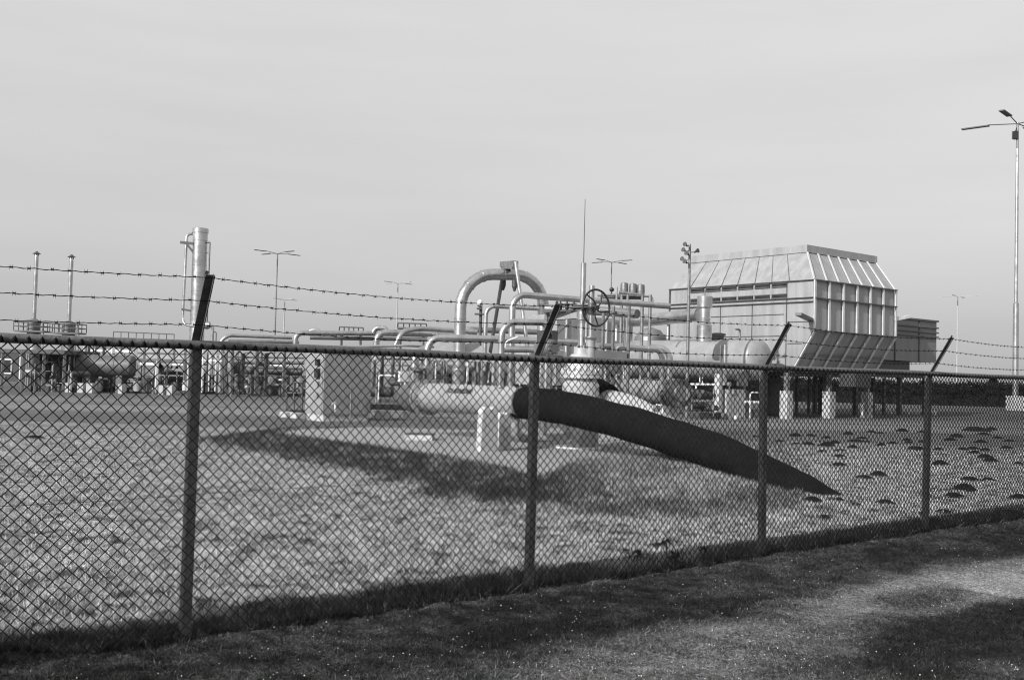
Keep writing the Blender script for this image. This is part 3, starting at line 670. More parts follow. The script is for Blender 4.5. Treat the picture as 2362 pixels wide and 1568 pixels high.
# annex behind right
C1 = P(2160, 760, 58.0); C1 = Vector((C1.x, C1.y, 0))
def B1(a, b, z): return C1 - U * a + V * b + Z3 * z
an = thing('annex', 'lower grey metal annex jutting out behind the filter house', 'building', C1)
z_t = HP(2160, 743, C1, V).z; z_b = HP(2160, 836, C1, V).z; z_1 = HP(2160, 757, C1, V).z; z_2 = HP(2160, 772, C1, V).z
mb = MB(); mb.box(B1(4, 1.5, (z_t + z_b) / 2), 8, 3, z_t - z_b); mb.build('wall', M['panel_dull'], an)
mb = MB()
for z, h_ in ((z_t + .04, .1), (z_1, .08), (z_2 + .1, .08), (z_2 - .15, .08)): mb.box(B1(4, 1.5, z), 8.2, 3.2, h_)
for a in (1.9, 4.4, 6.9): mb.box(B1(a, -.03, (z_t + z_b) / 2), .08, .05, z_t - z_b)
mb.build('trim', M['grey'], an)
mb = MB(); mb.box(B1(5.2, 1.5, z_b - .3), 5.4, 2.6, .55); mb.box(B1(4, 1.5, z_b - .85), 8, 2.6, .16); mb.build('underframe', M['dark'], an)
for a in (.5, 3.2, 7.5):
    mb = MB(); mb.box(B1(a, .4, (z_b - .9) / 2), .22, .22, z_b - .9); mb.build('leg', M['dark'], an)

# horn mast
g0 = G(1583, 970); hm = thing('horn_mast', 'slim mast with a cluster of horns and small lamps left of the filter house', 'mast', (g0.x, g0.y, 0)); Yh = g0.y
def mz(y, x, Y): return P(x, y, Y).z
mb = MB(); mb.tube([(g0.x, g0.y, 0), (g0.x, g0.y, mz(563, 1586, Yh))], [.085, .05], 10); mb.build('pole', M['steel'], hm)
for dx, y, s_ in ((-6, 568, 1), (-7, 579, -1), (-3, 588, 1), (8, 582, 1), (-9, 600, -1), (-6, 607, 1)):
    c = Vector((g0.x, g0.y, mz(y, 1586, Yh))) ; e = c + Vector((px(dx, Yh) * 1.2, -.12 * s_, 0)); mb = MB(); mb.tube([c, e], .02, 6); mb.tube([e - Z3 * .02, e + Vector((math.copysign(.06, dx), -.08, .03)), e + Vector((math.copysign(.13, dx), -.15, .05))], [.03, .05, .10], 12); mb.build('horn', M['dark'], hm)

# ================================================================ generic pieces for the plant
def ZP(x, y, Y): return P(x, y, Y)
def pipe(label, pts, D, m='alu', Rb=2.2, seams=(), name='pipe', cat='pipe', group=None, n=16):
    """pts: (x, y, Y) or ('v', y): straight up/down from the previous one"""
    q = []
    for t in pts:
        if t[0] == 'v': p = q[-1]; x0 = t[2]; q.append(Vector((p.x, p.y, P(x0, t[1], p.y).z)))
        elif t[0] == 'g': p = q[-1]; q.append(Vector((p.x, p.y, 0)))
        else: q.append(P(*t))
    r = px(D, pts[0][2]) / 2
    mb = MB(); c = bend(q, r * 2 * Rb); mb.tube(c, r, n)
    if seams: ring_seams(mb, c, r, seams, r * .25, 1.06)
    a = min(q, key=lambda p: p.z)
    return tag(mb.build(name, M[m], org=(a.x, a.y, a.z)), label, cat, group)
S5 = (.15, .3, .45, .6, .75, .9)
# big arch with its A-frame
arch = pipe('large clad pipe arching high in an upside down U', [(1057, 900, 40), ('v', 632, 1060), (1255, 634, 41.5), ('v', 900, 1264)], 27, Rb=2.9, seams=(.06, .12, .18, .24, .3, .36, .42, .5, .58, .64, .7, .76, .82, .88, .94), name='arch_pipe')
af = thing('pipe_trestle', 'leaning two pole trestle holding up the top of the arched pipe', 'pipe support', tuple(G(1170, 960)))
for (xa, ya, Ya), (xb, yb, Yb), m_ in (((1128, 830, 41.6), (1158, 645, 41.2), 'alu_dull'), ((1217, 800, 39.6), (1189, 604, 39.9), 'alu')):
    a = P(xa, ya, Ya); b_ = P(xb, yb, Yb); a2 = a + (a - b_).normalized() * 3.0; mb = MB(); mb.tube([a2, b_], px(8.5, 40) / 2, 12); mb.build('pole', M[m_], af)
mb = MB(); mb.bar(P(1158, 610, 41.0), P(1190, 608, 40.0), .22, .22); mb.bar(P(1163, 616, 41.0), P(1188, 618, 40.0), .3, .12); mb.build('cross_beam', M['steel'], af)
for x, y, Y in ((1161, 653, 41.2), (1187, 655, 40)):
    mb = MB(); mb.lathe(P(x, y, Y), [(.04, -.3), (.11, -.1), (.11, .15)], 12); mb.build('spring_hanger', M['dark'], af)
pipe('second highest pipe turning from a thick upright into a long run past the handwheel', [(1177, 895, 27), ('v', 678, 1181), (1300, 688, 27.6), (1543, 706, 29.5)], 15, seams=(.2, .32, .5, .7))
pipe('thin upright pipe bending right behind the arch legs', [(1118, 830, 38), ('v', 705, 1122), (1243, 712, 38.5)], 10)
fr = thing('riser_loop', 'pipe loop rising from the lettered header and coming down at a round valve', 'pipe', tuple(P(1154, 891, 20.9)))
mb = MB(); q = [P(1154, 893, 20.9)]; q.append(Vector((q[0].x, q[0].y, P(1157, 742, 20.9).z))); e = P(1262, 744, 21.2); q += [e, Vector((e.x, e.y, P(1261, 775, 21.2).z))]
mb.tube(bend(q, .32), .07, 18); mb.build('pipe_run', M['alu'], fr)
lv = thing('round_valve', 'round ribbed valve body with black fittings below the loop pipe', 'valve', tuple(P(1262, 905, 21.2)))
mb = MB(); c = P(1262, 776, 21.2); mb.box(c - U * .13, .14, .2, .24); mb.box(c + U * .15 + V * .02, .16, .2, .26); mb.build('actuator', M['dark'], lv)
mb = MB(); c = P(1270, 802, 21.0); mb.lathe(c + V * .1, [(.1, -.22), (.17, -.18), (.185, -.1), (.185, .1), (.1, .16)], 22, V); mb.bolts(c - V * .09, V, .14, 10, .02, .08); mb.build('body', M['alu_dull'], lv)
mb = MB(); g1 = P(1263, 800, 21.3); mb.tube([g1 - Z3 * .1, Vector((g1.x, g1.y, P(1262, 897, 21.3).z))], .09, 14); mb.build('neck', M['alu'], lv)
mb = MB(); c = P(1243, 802, 21.2); mb.lathe(c, [(.15, -.03), (.15, .03)], 18, U); mb.lathe(c + U * .1, [(.15, -.03), (.15, .03)], 18, U); mb.build('flange', M['alu_dull'], lv)
pipe('long low pipe starting at a clad elbow and running right behind the tall valve', [(983, 905, 24.5), ('v', 778, 986), (1170, 783, 25), (1330, 790, 25.6)], 17, seams=(.12, .3, .45, .6), Rb=1.8)
pipe('dark pipe right of the tall valve ending in a short elbow down to a flange', [(1330, 795, 27), (1528, 806, 28.5), ('v', 900, 1526)], 14, 'alu', seams=(.3, .6), Rb=1.8)
pipe('clad elbow standing just right of the dark pipe elbow', [(1500, 800, 30), (1545, 806, 30), ('v', 905, 1543)], 15, 'alu', seams=(.8,), Rb=1.6)
pipe('short dark pipe between the loop pipe and the round valve', [(1160, 805, 24), (1238, 806, 24)], 15, 'alu_dull')
pipe('small pipe bracket with a bent end in front of the long low pipe', [(1165, 802, 22.5), (1167, 787, 22.5), (1194, 777, 22.5)], 3.2, 'white')
pipe('thin white bent pipe between the round valve and the tall valve', [(1279, 808, 22), (1305, 809, 22), ('v', 830, 1305)], 4, 'white')
pipe('thick clad upright with a wide lower jacket left of the low pipe elbow', [(955, 905, 26), ('v', 812, 957), (985, 806, 26.5)], 19, seams=(.5,), Rb=1.0)
for x, y0, y1, D, Y, lab in ((955, 848, 905, 25, 25.9, 'wide jacket round the foot of the thick clad upright'), (985, 848, 905, 25, 24.4, 'wide jacket round the foot of the low pipe elbow')):
    pipe(lab, [(x, y1, Y), ('v', y0, x)], D, name='pipe_jacket', cat='pipe jacket')
pipe('bright slim upright pipe standing close left of the loop pipe foot', [(1138, 905, 24), ('v', 820, 1139)], 12, seams=(.5,))
pipe('bright thick upright pipe right of the second fence post', [(1262, 920, 22.2), ('v', 826, 1264)], 22, seams=(.6,))
pipe('large sloping pipe entering the silver vent stack from the left', [(1405, 742, 52), (1500, 738, 49), (1613, 725, 45.8)], 27, 'alu', seams=(.9,), n=24)
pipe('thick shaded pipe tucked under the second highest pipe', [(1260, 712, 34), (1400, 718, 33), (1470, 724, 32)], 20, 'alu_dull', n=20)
st = thing('vent_stack', 'bright silver vent stack with wide collars standing in front of the filter house', 'vent', tuple(P(1625, 788, 45.3)))
p0 = P(1624, 788, 45.3); zf_ = lambda y: P(1625, y, 45.3).z - p0.z
def r_(n_): return px(n_, 45.3) / 2
mb = MB(); mb.lathe(p0, [(r_(35), 0), (r_(35), zf_(751)), (r_(29), zf_(747)), (r_(29), zf_(745)), (r_(25), zf_(742)), (r_(25), zf_(738)), (r_(27), zf_(737)), (r_(27), zf_(735)), (r_(25), zf_(734)), (r_(25), zf_(712)), (r_(27), zf_(711)), (r_(27), zf_(710)), (r_(35), zf_(709)), (r_(35), zf_(684)), (r_(33), zf_(683.5))], 32)
mb.build('shell', M['alu'], st)
mb = MB(); mb.tube([p0 + Z3 * zf_(683), p0 + Z3 * zf_(668)], .02, 6); mb.build('rod', M['dark'], st)

# pressure vessel in front of the filter house
rA = P(1770, 829, 45.2); axd = V; RV = px(96, 45.2) / 2
ves = thing('pressure_vessel', 'big horizontal pressure vessel with domed end in front of the filter house', 'vessel', (rA.x, rA.y, 0))
mb = MB(); prof = [(RV * .02, -RV * .5)] + [(RV * math.sin(a), -RV * .5 * math.cos(a)) for a in np.linspace(.15, math.pi / 2, 9)]
for L in (2.2, 2.25, 2.3, 4.9, 4.95, 5.0): prof.append((RV * (1.012 if L in (2.25, 4.95) else 1), L))
prof += [(RV, 10.5), (RV * .8, 11.0), (.1, 11.2)]
mb.lathe(rA + V * .6, prof, 48, V); mb.build('shell', M['paint'], ves)
mb = MB(); p = rA + V * 2.9 + Z3 * RV; mb.lathe(p - Z3 * .05, [(.28, 0), (.28, .22), (.36, .22), (.36, .32), (.2, .36)], 18); mb.tube([p + V * .7, p + V * .7 + Z3 * .5], .06, 8); mb.build('manhole', M['grey'], ves)
mb = MB(); p = rA + V * 1.6 + Z3 * RV; mb.tube(bend([p, p + Z3 * .45, p + Z3 * .45 - U * .3], .1), .05, 8); mb.build('relief_valve', M['steel'], ves)
for L in (1.9, 8.5):
    mb = MB(); c = rA + V * L; mb.box((c.x, c.y, .65), 1.3, .35, 1.3); mb.build('saddle', M['concrete'], ves)
pipe('twin gauge column strapped to the front of the big vessel', [(1671, 888, 43.6), ('v', 795, 1673)], 11, 'alu', name='gauge_column', cat='gauge column', seams=(.1, .9))
pipe('slim pipe beside the gauge column on the big vessel', [(1662, 858, 43.6), ('v', 796, 1663)], 5, 'paint')
g0 = G(1656, 962); pl = MB(); pl.box((g0.x, g0.y, P(1656, 862, g0.y).z / 2), px(12, g0.y), .3, P(1656, 862, g0.y).z)
tag(pl.build('concrete_pillar', M['concrete']), 'slender pale concrete pillar below the gauge column', 'pillar')
# domed vessel behind
p = P(1500, 790, 56); mb = MB(); r2 = px(90, 56) / 2; mb.lathe(p - Z3 * 1.2, [(r2, -3), (r2, .4), (r2 * .96, .9), (r2 * .8, 1.5), (r2 * .5, 1.9), (r2 * .1, 2.05)], 36)
tag(mb.build('domed_tank', M['alu_dull']), 'grey domed tank rising behind the big pressure vessel', 'tank')
pipe('small valve spindle with a white dial standing on the big vessel', [(1540, 780, 48), ('v', 748, 1540)], 3.5, 'white', name='dial_valve', cat='valve')
# flanged drum right of the outlet pipe
fy = 30.0; fd = thing('flanged_drum', 'horizontal drum with two bolted flanges behind the black pipe', 'vessel', tuple(P(1560, 945, fy)))
c0 = P(1450, 897, fy + 2.5); c1 = P(1545, 905, fy); dd = (c1 - c0).normalized(); rr = px(52, fy) / 2
mb = MB(); mb.tube([c0 - dd * .1, c0, c1], [rr * .5, rr, rr], 32); mb.tube([c1, c1 + dd * .6], rr, 32); mb.tube([c1 + dd * .6, c1 + dd * .75], rr * .7, 24); mb.build('shell', M['paint'], fd)
mb = MB()
for o_ in (0, .13, .45, .58): mb.lathe(c1 + dd * o_, [(rr * 1.28, -.04), (rr * 1.28, .04)], 32, dd)
mb.bolts(c1 + dd * .065, dd, rr * 1.16, 18, .03, .36); mb.bolts(c1 + dd * .515, dd, rr * 1.16, 18, .03, .36); mb.build('flange', M['steel'], fd)
mb = MB(); mb.box((c1.x, c1.y, (c1.z - rr) / 2), .4, .4, c1.z - rr); mb.build('foot', M['concrete'], fd)
# dark machinery skid between drum and pillar
sk = thing('pump_skid', 'dark pump skid with small pipes and flywheels beside the pale pillar', 'pump', tuple(G(1622, 966)))
g0 = G(1622, 966)
def skp(x, y, dy=0): return P(x, y, g0.y + dy)
mb = MB(); mb.box((g0.x, g0.y + .4, .15), 1.4, 1.0, .3); mb.build('base', M['dark'], sk)
for x, y, r0 in ((1608, 905, 15), (1630, 912, 18), (1612, 935, 16), (1634, 940, 14)):
    mb = MB(); c = skp(x, y, .4); mb.lathe(c, [(px(r0, g0.y) * .4, -.5), (px(r0, g0.y) / 2, -.3), (px(r0, g0.y) / 2, .3), (px(r0, g0.y) * .35, .5)], 18, U if r0 > 15 else V); mb.build('casing', M['dark'], sk)
mb = MB(); mb.tube([skp(1586, 886), skp(1655, 887)], .05, 8); mb.tube([skp(1614, 866), skp(1614, 886)], .025, 6); mb.tube([skp(1620, 870), skp(1620, 886)], .02, 6); mb.tube([skp(1606, 886), skp(1606, 896)], .05, 6); mb.build('valve_line', M['white'], sk)
for (a, b_) in (((1592, 950), (1650, 952)), ((1600, 925), (1648, 926)), ((1643, 930), (1643, 948)), ((1596, 900), (1596, 960)), ((1646, 892), (1646, 960))):
    mb = MB(); mb.tube([skp(*a), skp(*b_)], .035, 6); mb.build('rail', M['steel'], sk)
pipe('small white hooped pipe just above the black pipe', [(1513, 933, 19.6), (1529, 935, 19.6), ('v', 962, 1532)], 3.5, 'white')
mb = MB(); c = P(1514, 942, 19.7); mb.lathe(c - Z3 * .07, [(.02, 0), (.06, .03), (.07, .08), (.06, .13), (.02, .15)], 14); tag(mb.build('bleed_valve', M['steel']), 'small round bleed valve next to the white hooped pipe', 'valve')
# ball dial and clutter under vessel
for i, (x, y, D, m_, lab) in enumerate(((1682, 886, 10, 'white', 'round white dial under the big vessel'), (1692, 905, 16, 'steel', 'small grey pump below the white dial'), (1672, 960, 14, 'steel', 'low valve box on the ground right of the pillar'), (1697, 962, 10, 'white', 'small pale block on the ground under the vessel'))):
    c = P(x, y, 44.0); r0 = px(D, 44) / 2; mb = MB(); mb.lathe(c, [(r0 * .6, -r0), (r0, -r0 * .5), (r0, r0 * .5), (r0 * .6, r0)], 14, -V if i == 0 else Z3); mb.tube([c, Vector((c.x, c.y, 0.02))], r0 * .3, 8)
    tag(mb.build('dial' if i == 0 else 'ground_valve', M[m_]), lab, 'gauge' if i == 0 else 'valve')
pipe('cone shaped drain leg hanging below the big vessel', [(1712, 890, 45), ('v', 860, 1712)], 26, 'alu_dull', name='drain_cone')

# access frame between handwheel and vessel
ac = thing('access_frame', 'steel access frame with braced posts right of the handwheel', 'frame', tuple(P(1410, 960, 24)))
for x, y0, y1, w in ((1386, 722, 968, 6), (1410, 706, 950, 6), (1446, 706, 960, 6), (1438, 730, 800, 3.5)):
    a = P(x, y1, 24); mb = MB(); mb.bar((a.x, a.y, P(x, y0, 24).z), a, px(w, 24), px(w, 24) * .7); mb.build('post', M['steel'], ac)
mb = MB(); mb.bar(P(1384, 718, 24.1), P(1445, 724, 24.1), .1, .08); mb.build('top_beam', M['steel'], ac)
mb = MB(); mb.bar(P(1367, 817, 23.9), P(1445, 821, 23.9), .16, .19); mb.build('platform_beam', M['grey'], ac)
for a, b_ in (((1430, 838), (1410, 866)), ((1410, 866), (1446, 916)), ((1389, 835), (1412, 868))):
    mb = MB(); mb.bar(P(a[0], a[1], 23.85), P(b_[0], b_[1], 23.85), .05, .06); mb.build('brace', M['dark'], ac)
pipe('short white tube standing inside the access frame', [(1421, 786, 24.6), ('v', 749, 1421)], 4.5, 'white')
pipe('pale riser with a valve inside the foot of the access frame', [(1424, 905, 24.4), ('v', 832, 1424)], 13, 'paint', seams=(.3, .5, .7))
# elbows behind the frame
pipe('shiny elbow left of the access frame', [(1352, 796, 27), (1378, 800, 27), ('v', 840, 1380)], 18, 'alu', Rb=1.2)
pipe('shiny elbow turning up inside the access frame', [(1440, 800, 27.5), (1424, 800, 27.5), ('v', 840, 1422)], 18, 'alu', Rb=1.2)
# pipe rack top with small black valves left of the handwheel
tb = thing('valve_platform', 'narrow steel platform carrying black valves left of the tall valve stem', 'platform', tuple(P(1300, 900, 26)))
mb = MB(); mb.bar(P(1225, 735, 26.5), P(1345, 727, 26), .3, .16); mb.build('edge_beam', M['steel'], tb)
mb = MB(); mb.bar(P(1255, 719, 26), P(1350, 713, 26), .25, .06); mb.build('deck', M['grey'], tb)
for x in (1293, 1308, 1324): 
    mb = MB(); c = P(x, 703, 25.9); mb.lathe(c, [(.02, -.16), (.05, -.1), (.05, -.02), (.1, 0), (.1, .02), (.02, .05), (.02, .1)], 12); mb.build('valve', M['black'], tb)
for x in (1289, 1300, 1322): 
    mb = MB(); c = P(x, 722, 26.2); mb.lathe(c, [(.03, -.1), (.08, -.05), (.08, .06), (.03, .1)], 12); mb.build('canister', M['alu'], tb)
for x in (1262, 1345):
    mb = MB(); a = P(x, 722, 26.2); mb.bar(a, (a.x, a.y, 0), .1, .1); mb.build('post', M['steel'], tb)
mb = MB(); mb.bar(P(1286, 770, 26), P(1317, 742, 26), .04, .05); mb.build('brace', M['dark'], tb)
# sheet-clad housing behind (large grey mass between arch and tall valve)
p = P(1330, 778, 50); mb = MB(); c = Vector((p.x, p.y + 1.5, (P(1330, 742, 50).z + .9) / 2 + .3)); mb.box(c, 5.2, 3.2, P(1330, 742, 50).z - 1.0)
hs = thing('acoustic_housing', 'plain weathered metal housing behind the tall valve', 'housing', (c.x, c.y, 0))
mb.build('wall', M['panel'], hs)
mb = MB()
for a in (-2.0, -.7, .7, 2.0): mb.box(c + U * a - V * 1.63, .06, .06, P(1330, 742, 50).z - 1.1)
mb.build('rib', M['rib'], hs)
for a in (-2.2, 2.2):
    mb = MB(); mb.box(Vector((c.x, c.y, .4)) + U * a, .3, .3, 1.0); mb.build('leg', M['dark'], hs)
# three barrels on their own stand
bs = thing('barrel_stand', 'high pipe stand carrying three grey barrels above the long pipes', 'stand', tuple(P(1460, 900, 36)))
mb = MB(); mb.tube(bend([P(1378, 682, 36), P(1430, 680, 36), P(1504, 684, 36), P(1505, 697, 36)], .2), .04, 8); mb.tube([P(1385, 686, 36.2), P(1485, 688, 36.2)], .06, 8); mb.tube([P(1428, 674, 36), P(1484, 681, 36)], .06, 6); mb.build('rail', M['steel'], bs)
for x in (1434, 1448, 1482, 1500):
    mb = MB(); a = P(x, 680, 36); mb.tube([a, (a.x, a.y, 0)], .06, 8); mb.build('post', M['steel'], bs)
for x, y, lab in ((1440, 666, 'leftmost and tallest of the three grey barrels on the stand'), (1460, 668, 'middle one of the three grey barrels on the stand'), (1478, 670, 'rightmost of the three grey barrels on the stand')):
    c = P(x, y, 36.1); r0 = px(18.5, 36) / 2; mb = MB(); mb.lathe(c, [(r0 * .6, -.20), (r0 * .95, -.17), (r0, -.02), (r0 * .97, .1), (r0 * .92, .2), (r0 * .4, .23)], 18); tag(mb.build('barrel', M['alu_dull']), lab, 'barrel', 'barrels on the high stand')
c = P(1411, 668, 36); mb = MB(); mb.lathe(c, [(.01, -.09), (.075, -.05), (.09, 0), (.075, .05), (.01, .09)], 14); mb.tube([c, P(1411, 682, 36)], .02, 6); tag(mb.build('round_float', M['black']), 'small black ball on a stalk left of the barrels', 'float')
pipe('short white stub pipe standing between the black ball and the barrels', [(1422, 691, 35), ('v', 662, 1422)], 4.5, 'paint')

# ================================================================ control cabinet and skid
ck = G(744, 972); ckz = lambda y: P(725, y, ck.y).z
cab = thing('control_cabinet', 'tall pale steel cabinet with black locks on its lit narrow side', 'cabinet', (ck.x, ck.y, 0))
corner = Vector((ck.x, ck.y, 0)); zt_ = ckz(806); zb_ = ckz(955)
wa = (HP(855, 900, corner, V) - corner).dot(U); wb = (HP(705, 900, corner, U) - corner).dot(V)
cc_ = corner + U * wa / 2 + V * wb / 2
mb = MB(); mb.box((cc_.x, cc_.y, (zt_ + zb_) / 2), wa, wb, zt_ - zb_); cbb = mb.build('casing', M['paint'], cab)
mb = MB(); mb.box((cc_.x, cc_.y, zt_ + .03), wa + .12, wb + .12, .06); mb.build('lid', M['paint'], cab)
mb = MB(); mb.box((cc_.x, cc_.y, (.1 + zb_) / 2 - .05), wa - .1, wb - .1, zb_ - .1 + .2); mb.build('plinth', M['concrete'], cab)
def onside(x, y): return HP(x, y, corner, U)
mb = MB(); q0 = onside(709, 880); mb.box(corner - U * .012 + V * wb * .48 + Z3 * (zt_ + zb_) / 2, .02, wb * .86, zt_ - zb_ - .16); dr = mb.build('door', M['paint'], cab)
for x, ya, yb, w in ((737, 828, 843, .2), (736, 850, 872, .26)):
    a = onside(x, ya); b_ = onside(x, yb); mb = MB(); mb.box((a + b_) / 2 - U * .07, .1, w, a.z - b_.z); mb.build('lock', M['black'], cab)
for x, ya, yb in ((737, 880, 892), (735, 906, 918)):
    a = onside(x, ya); b_ = onside(x, yb); mb = MB(); mb.box((a + b_) / 2 - U * .05, .05, .1, a.z - b_.z); mb.build('gauge_plate', M['steel'], cab)
sk2 = thing('skid_base', 'low steel skid with concrete pads stretching right of the control cabinet', 'skid', (ck.x + 1.5, ck.y, 0))
a = G(760, 962); b_ = G(960, 967); mb = MB(); mb.bar(Vector((a.x, a.y, .42)), Vector((b_.x, b_.y, .42)), .25, .2); mb.bar(Vector((a.x, a.y + 1.6, .42)), Vector((b_.x, b_.y + 1.6, .42)), .25, .2); mb.build('beam', M['grey'], sk2)
for f in (.08, .36, .62, .95):
    c = a.lerp(b_, f); mb = MB(); mb.box((c.x, c.y - .2, .14), .45, .4, .3); mb.build('pad', M['concrete'], sk2)
for x, y0, y1, lab in ((777, 887, 970, 'thin upright stake in front of the cabinet nearer its corner'), (808, 890, 972, 'thin upright stake in front of the cabinet farther right')):
    g0 = G(x, y1); mb = MB(); mb.tube([g0, (g0.x, g0.y, P(x, y0, g0.y).z)], .035, 7); tag(mb.build('stake', M['steel']), lab, 'stake')
g0 = G(530, 965); mb = MB(); mb.tube([g0, (g0.x, g0.y, P(533, 896, g0.y).z)], .02, 6); tag(mb.build('stake', M['steel']), 'thin lone stake on the grass far left of the cabinet', 'stake')
g0 = G(768, 944, 0); 
pipe('small white hooped vent pipe at the foot of the cabinet', [(773, 948, 32.2), ('v', 928, 772), (766, 928, 32.2), ('v', 932, 766)], 4, 'white')
# small stepped frame on the left of the cabinet
lf = thing('tube_frame', 'low tubular frame with a sloping top left of the cabinet', 'frame', tuple(G(680, 962)))
for a, b_ in (((661, 945), (661, 893)), ((661, 893), (678, 882)), ((678, 882), (700, 881)), ((678, 882), (678, 945)), ((697, 945), (697, 881)), ((661, 906), (700, 906))):
    mb = MB(); mb.tube([P(a[0], a[1], 35), P(b_[0], b_[1], 35)], .035, 6); mb.build('tube', M['grey'], lf)
for x, y, lab in ((662, 962, 'left one of two pale ground slabs by the cabinet'), (686, 964, 'right one of two pale ground slabs by the cabinet')):
    g0 = G(x, y); mb = MB(); mb.box((g0.x, g0.y, .09), .34, .5, .2); tag(mb.build('ground_slab', M['concrete']), lab, 'slab')
mb = MB(); g0 = G(683, 955); mb.box((g0.x, g0.y, .12), .7, .4, .1); tag(mb.build('drain_grate', M['dark']), 'dark drain grate lying between the ground slabs', 'grate')
# manhole slab on the pad
g0 = G(967, 1014, PADH); mh_ = thing('manhole', 'low concrete slab with a dark lid on the sandy pad', 'manhole', (g0.x, g0.y, PADH))
mb = MB(); mb.box((g0.x, g0.y, PADH + .06), .62, .5, .12, Vector((1, 0, 0)), Vector((0, 1, 0))); mb.build('slab', M['concrete'], mh_)
mb = MB(); mb.box((g0.x + .03, g0.y - .02, PADH + .135), .66, .44, .03, Vector((1, 0, 0)), Vector((0, 1, 0))); mb.build('lid', M['dark'], mh_)
# instrument box on a pole
g0 = G(924, 946); ib = thing('instrument_box', 'white instrument box on a thin pole left of the gas header', 'box', tuple(g0))
mb = MB(); mb.tube([g0, (g0.x, g0.y, P(926, 835, g0.y).z)], .05, 8); mb.build('pole', M['paint'], ib)
c = P(929, 868, g0.y - .1); mb = MB(); mb.box(c, .45, .3, .44); mb.build('case', M['white'], ib)
c = P(917, 868, g0.y - .1); mb = MB(); mb.box(c, .1, .25, .36); mb.build('gauge_face', M['black'], ib)

# ================================================================ left plant, far
def stackthing(x_top, y_hat, x_base, D, Y, label, dg=None, py0=848, py1=915, pxl=(135, 400), dr=(218, 320), zr=(820, 900), hatc=(290, 290)):
    k = lambda c: .2865 * c; yy = lambda c: 500.7 + .2865 * c
    xc = k((dr[0] + dr[1]) / 2); base = P(xc - 5.5, 900, Y); s = thing('flue_stack', label, 'chimney', (base.x, base.y, 0)); z = lambda c: P(xc, yy(c), Y).z
    b0 = Vector((base.x, base.y, 0)); r0 = px(D, Y) / 2; rd = px(k(dr[1] - dr[0]), Y) / 2
    mb = MB(); mb.lathe(b0, [(r0, z(zr[0])), (r0 * .98, z(hatc[1] + 30)), (r0 * .8, z(hatc[1] + 18)), (r0 * .8, z(hatc[1] + 12))], 18); ring = z(600); mb.build('flue', M['alu'], s)
    mb = MB(); mb.lathe(b0, [(px(9.5, Y), z(hatc[1] + 6)), (px(5, Y), z(hatc[1] - 4)), (.03, z(hatc[1] - 16))], 20)
    for a in range(4): q = b0 + Vector((math.cos(a * 1.57 + .5), math.sin(a * 1.57 + .5), 0)) * r0 * .9; mb.tube([q + Z3 * z(hatc[1] + 22), q + Z3 * z(hatc[1] + 4)], .025, 5)
    mb.build('rain_cap', M['dark'], s)
    mb = MB(); mb.lathe(b0, [(rd * .95, 0), (rd * .95, z(zr[1] + 16)), (rd, z(zr[1] + 14)), (rd, z(zr[0] + 32)), (rd * 1.06, z(zr[0] + 30)), (rd * 1.06, z(zr[0] + 20)), (rd * .7, z(zr[0] + 8)), (r0 * 1.1, z(zr[0] - 4))], 24)
    mb.build('drum', M['alu_dull'], s)
    hw_ = px(k(pxl[1] - pxl[0]), Y) / 2 * .9; zd = z(py1); zr_ = z(py0); mb = MB()
    xm = P(k((pxl[0] + pxl[1]) / 2), yy(py1), Y).x; cb = Vector((xm, b0.y, 0)); X1 = Vector((1, 0, 0)); Y1 = Vector((0, 1, 0))
    mb.box(cb + Z3 * (zd - .05), hw_ * 2, hw_ * 1.3, .1, X1, Y1); pf = mb.build('platform', M['grey'], s)
    mb = MB()
    for sy in (-.65, .65):
        for f in (1, .5): mb.bar(cb + Vector((-hw_, hw_ * sy, zd + (zr_ - zd) * f)), cb + Vector((hw_, hw_ * sy, zd + (zr_ - zd) * f)), .05)
        for i in range(7): q = cb + Vector((-hw_ + i * hw_ / 3, hw_ * sy, 0)); mb.bar(q + Z3 * zd, q + Z3 * zr_, .04)
    for sx in (-1, 1):
        for f in (1, .5): mb.bar(cb + Vector((hw_ * sx, -hw_ * .65, zd + (zr_ - zd) * f)), cb + Vector((hw_ * sx, hw_ * .65, zd + (zr_ - zd) * f)), .05)
    mb.build('railing', M['dark'], pf)
    mb = MB()
    for sx in (1.5, 1.95): mb.bar(b0 + Vector((rd * sx, -.3, 0)), b0 + Vector((rd * sx, -.3, zd)), .04)
    for i in range(14): mb.bar(b0 + Vector((rd * 1.5, -.3, .3 + i * .3)), b0 + Vector((rd * 1.95, -.3, .3 + i * .3)), .03)
    mb.build('ladder', M['steel'], s)
stackthing(84, 583, 76, 9, 64, 'left one of two slim flue stacks with a hat shaped cap and railed platform')
stackthing(163, 589, 156, 9, 64, 'right one of two slim flue stacks with a hat shaped cap and railed platform', py0=862, py1=930, pxl=(422, 677), dr=(500, 604), zr=(838, 920), hatc=(573, 316))
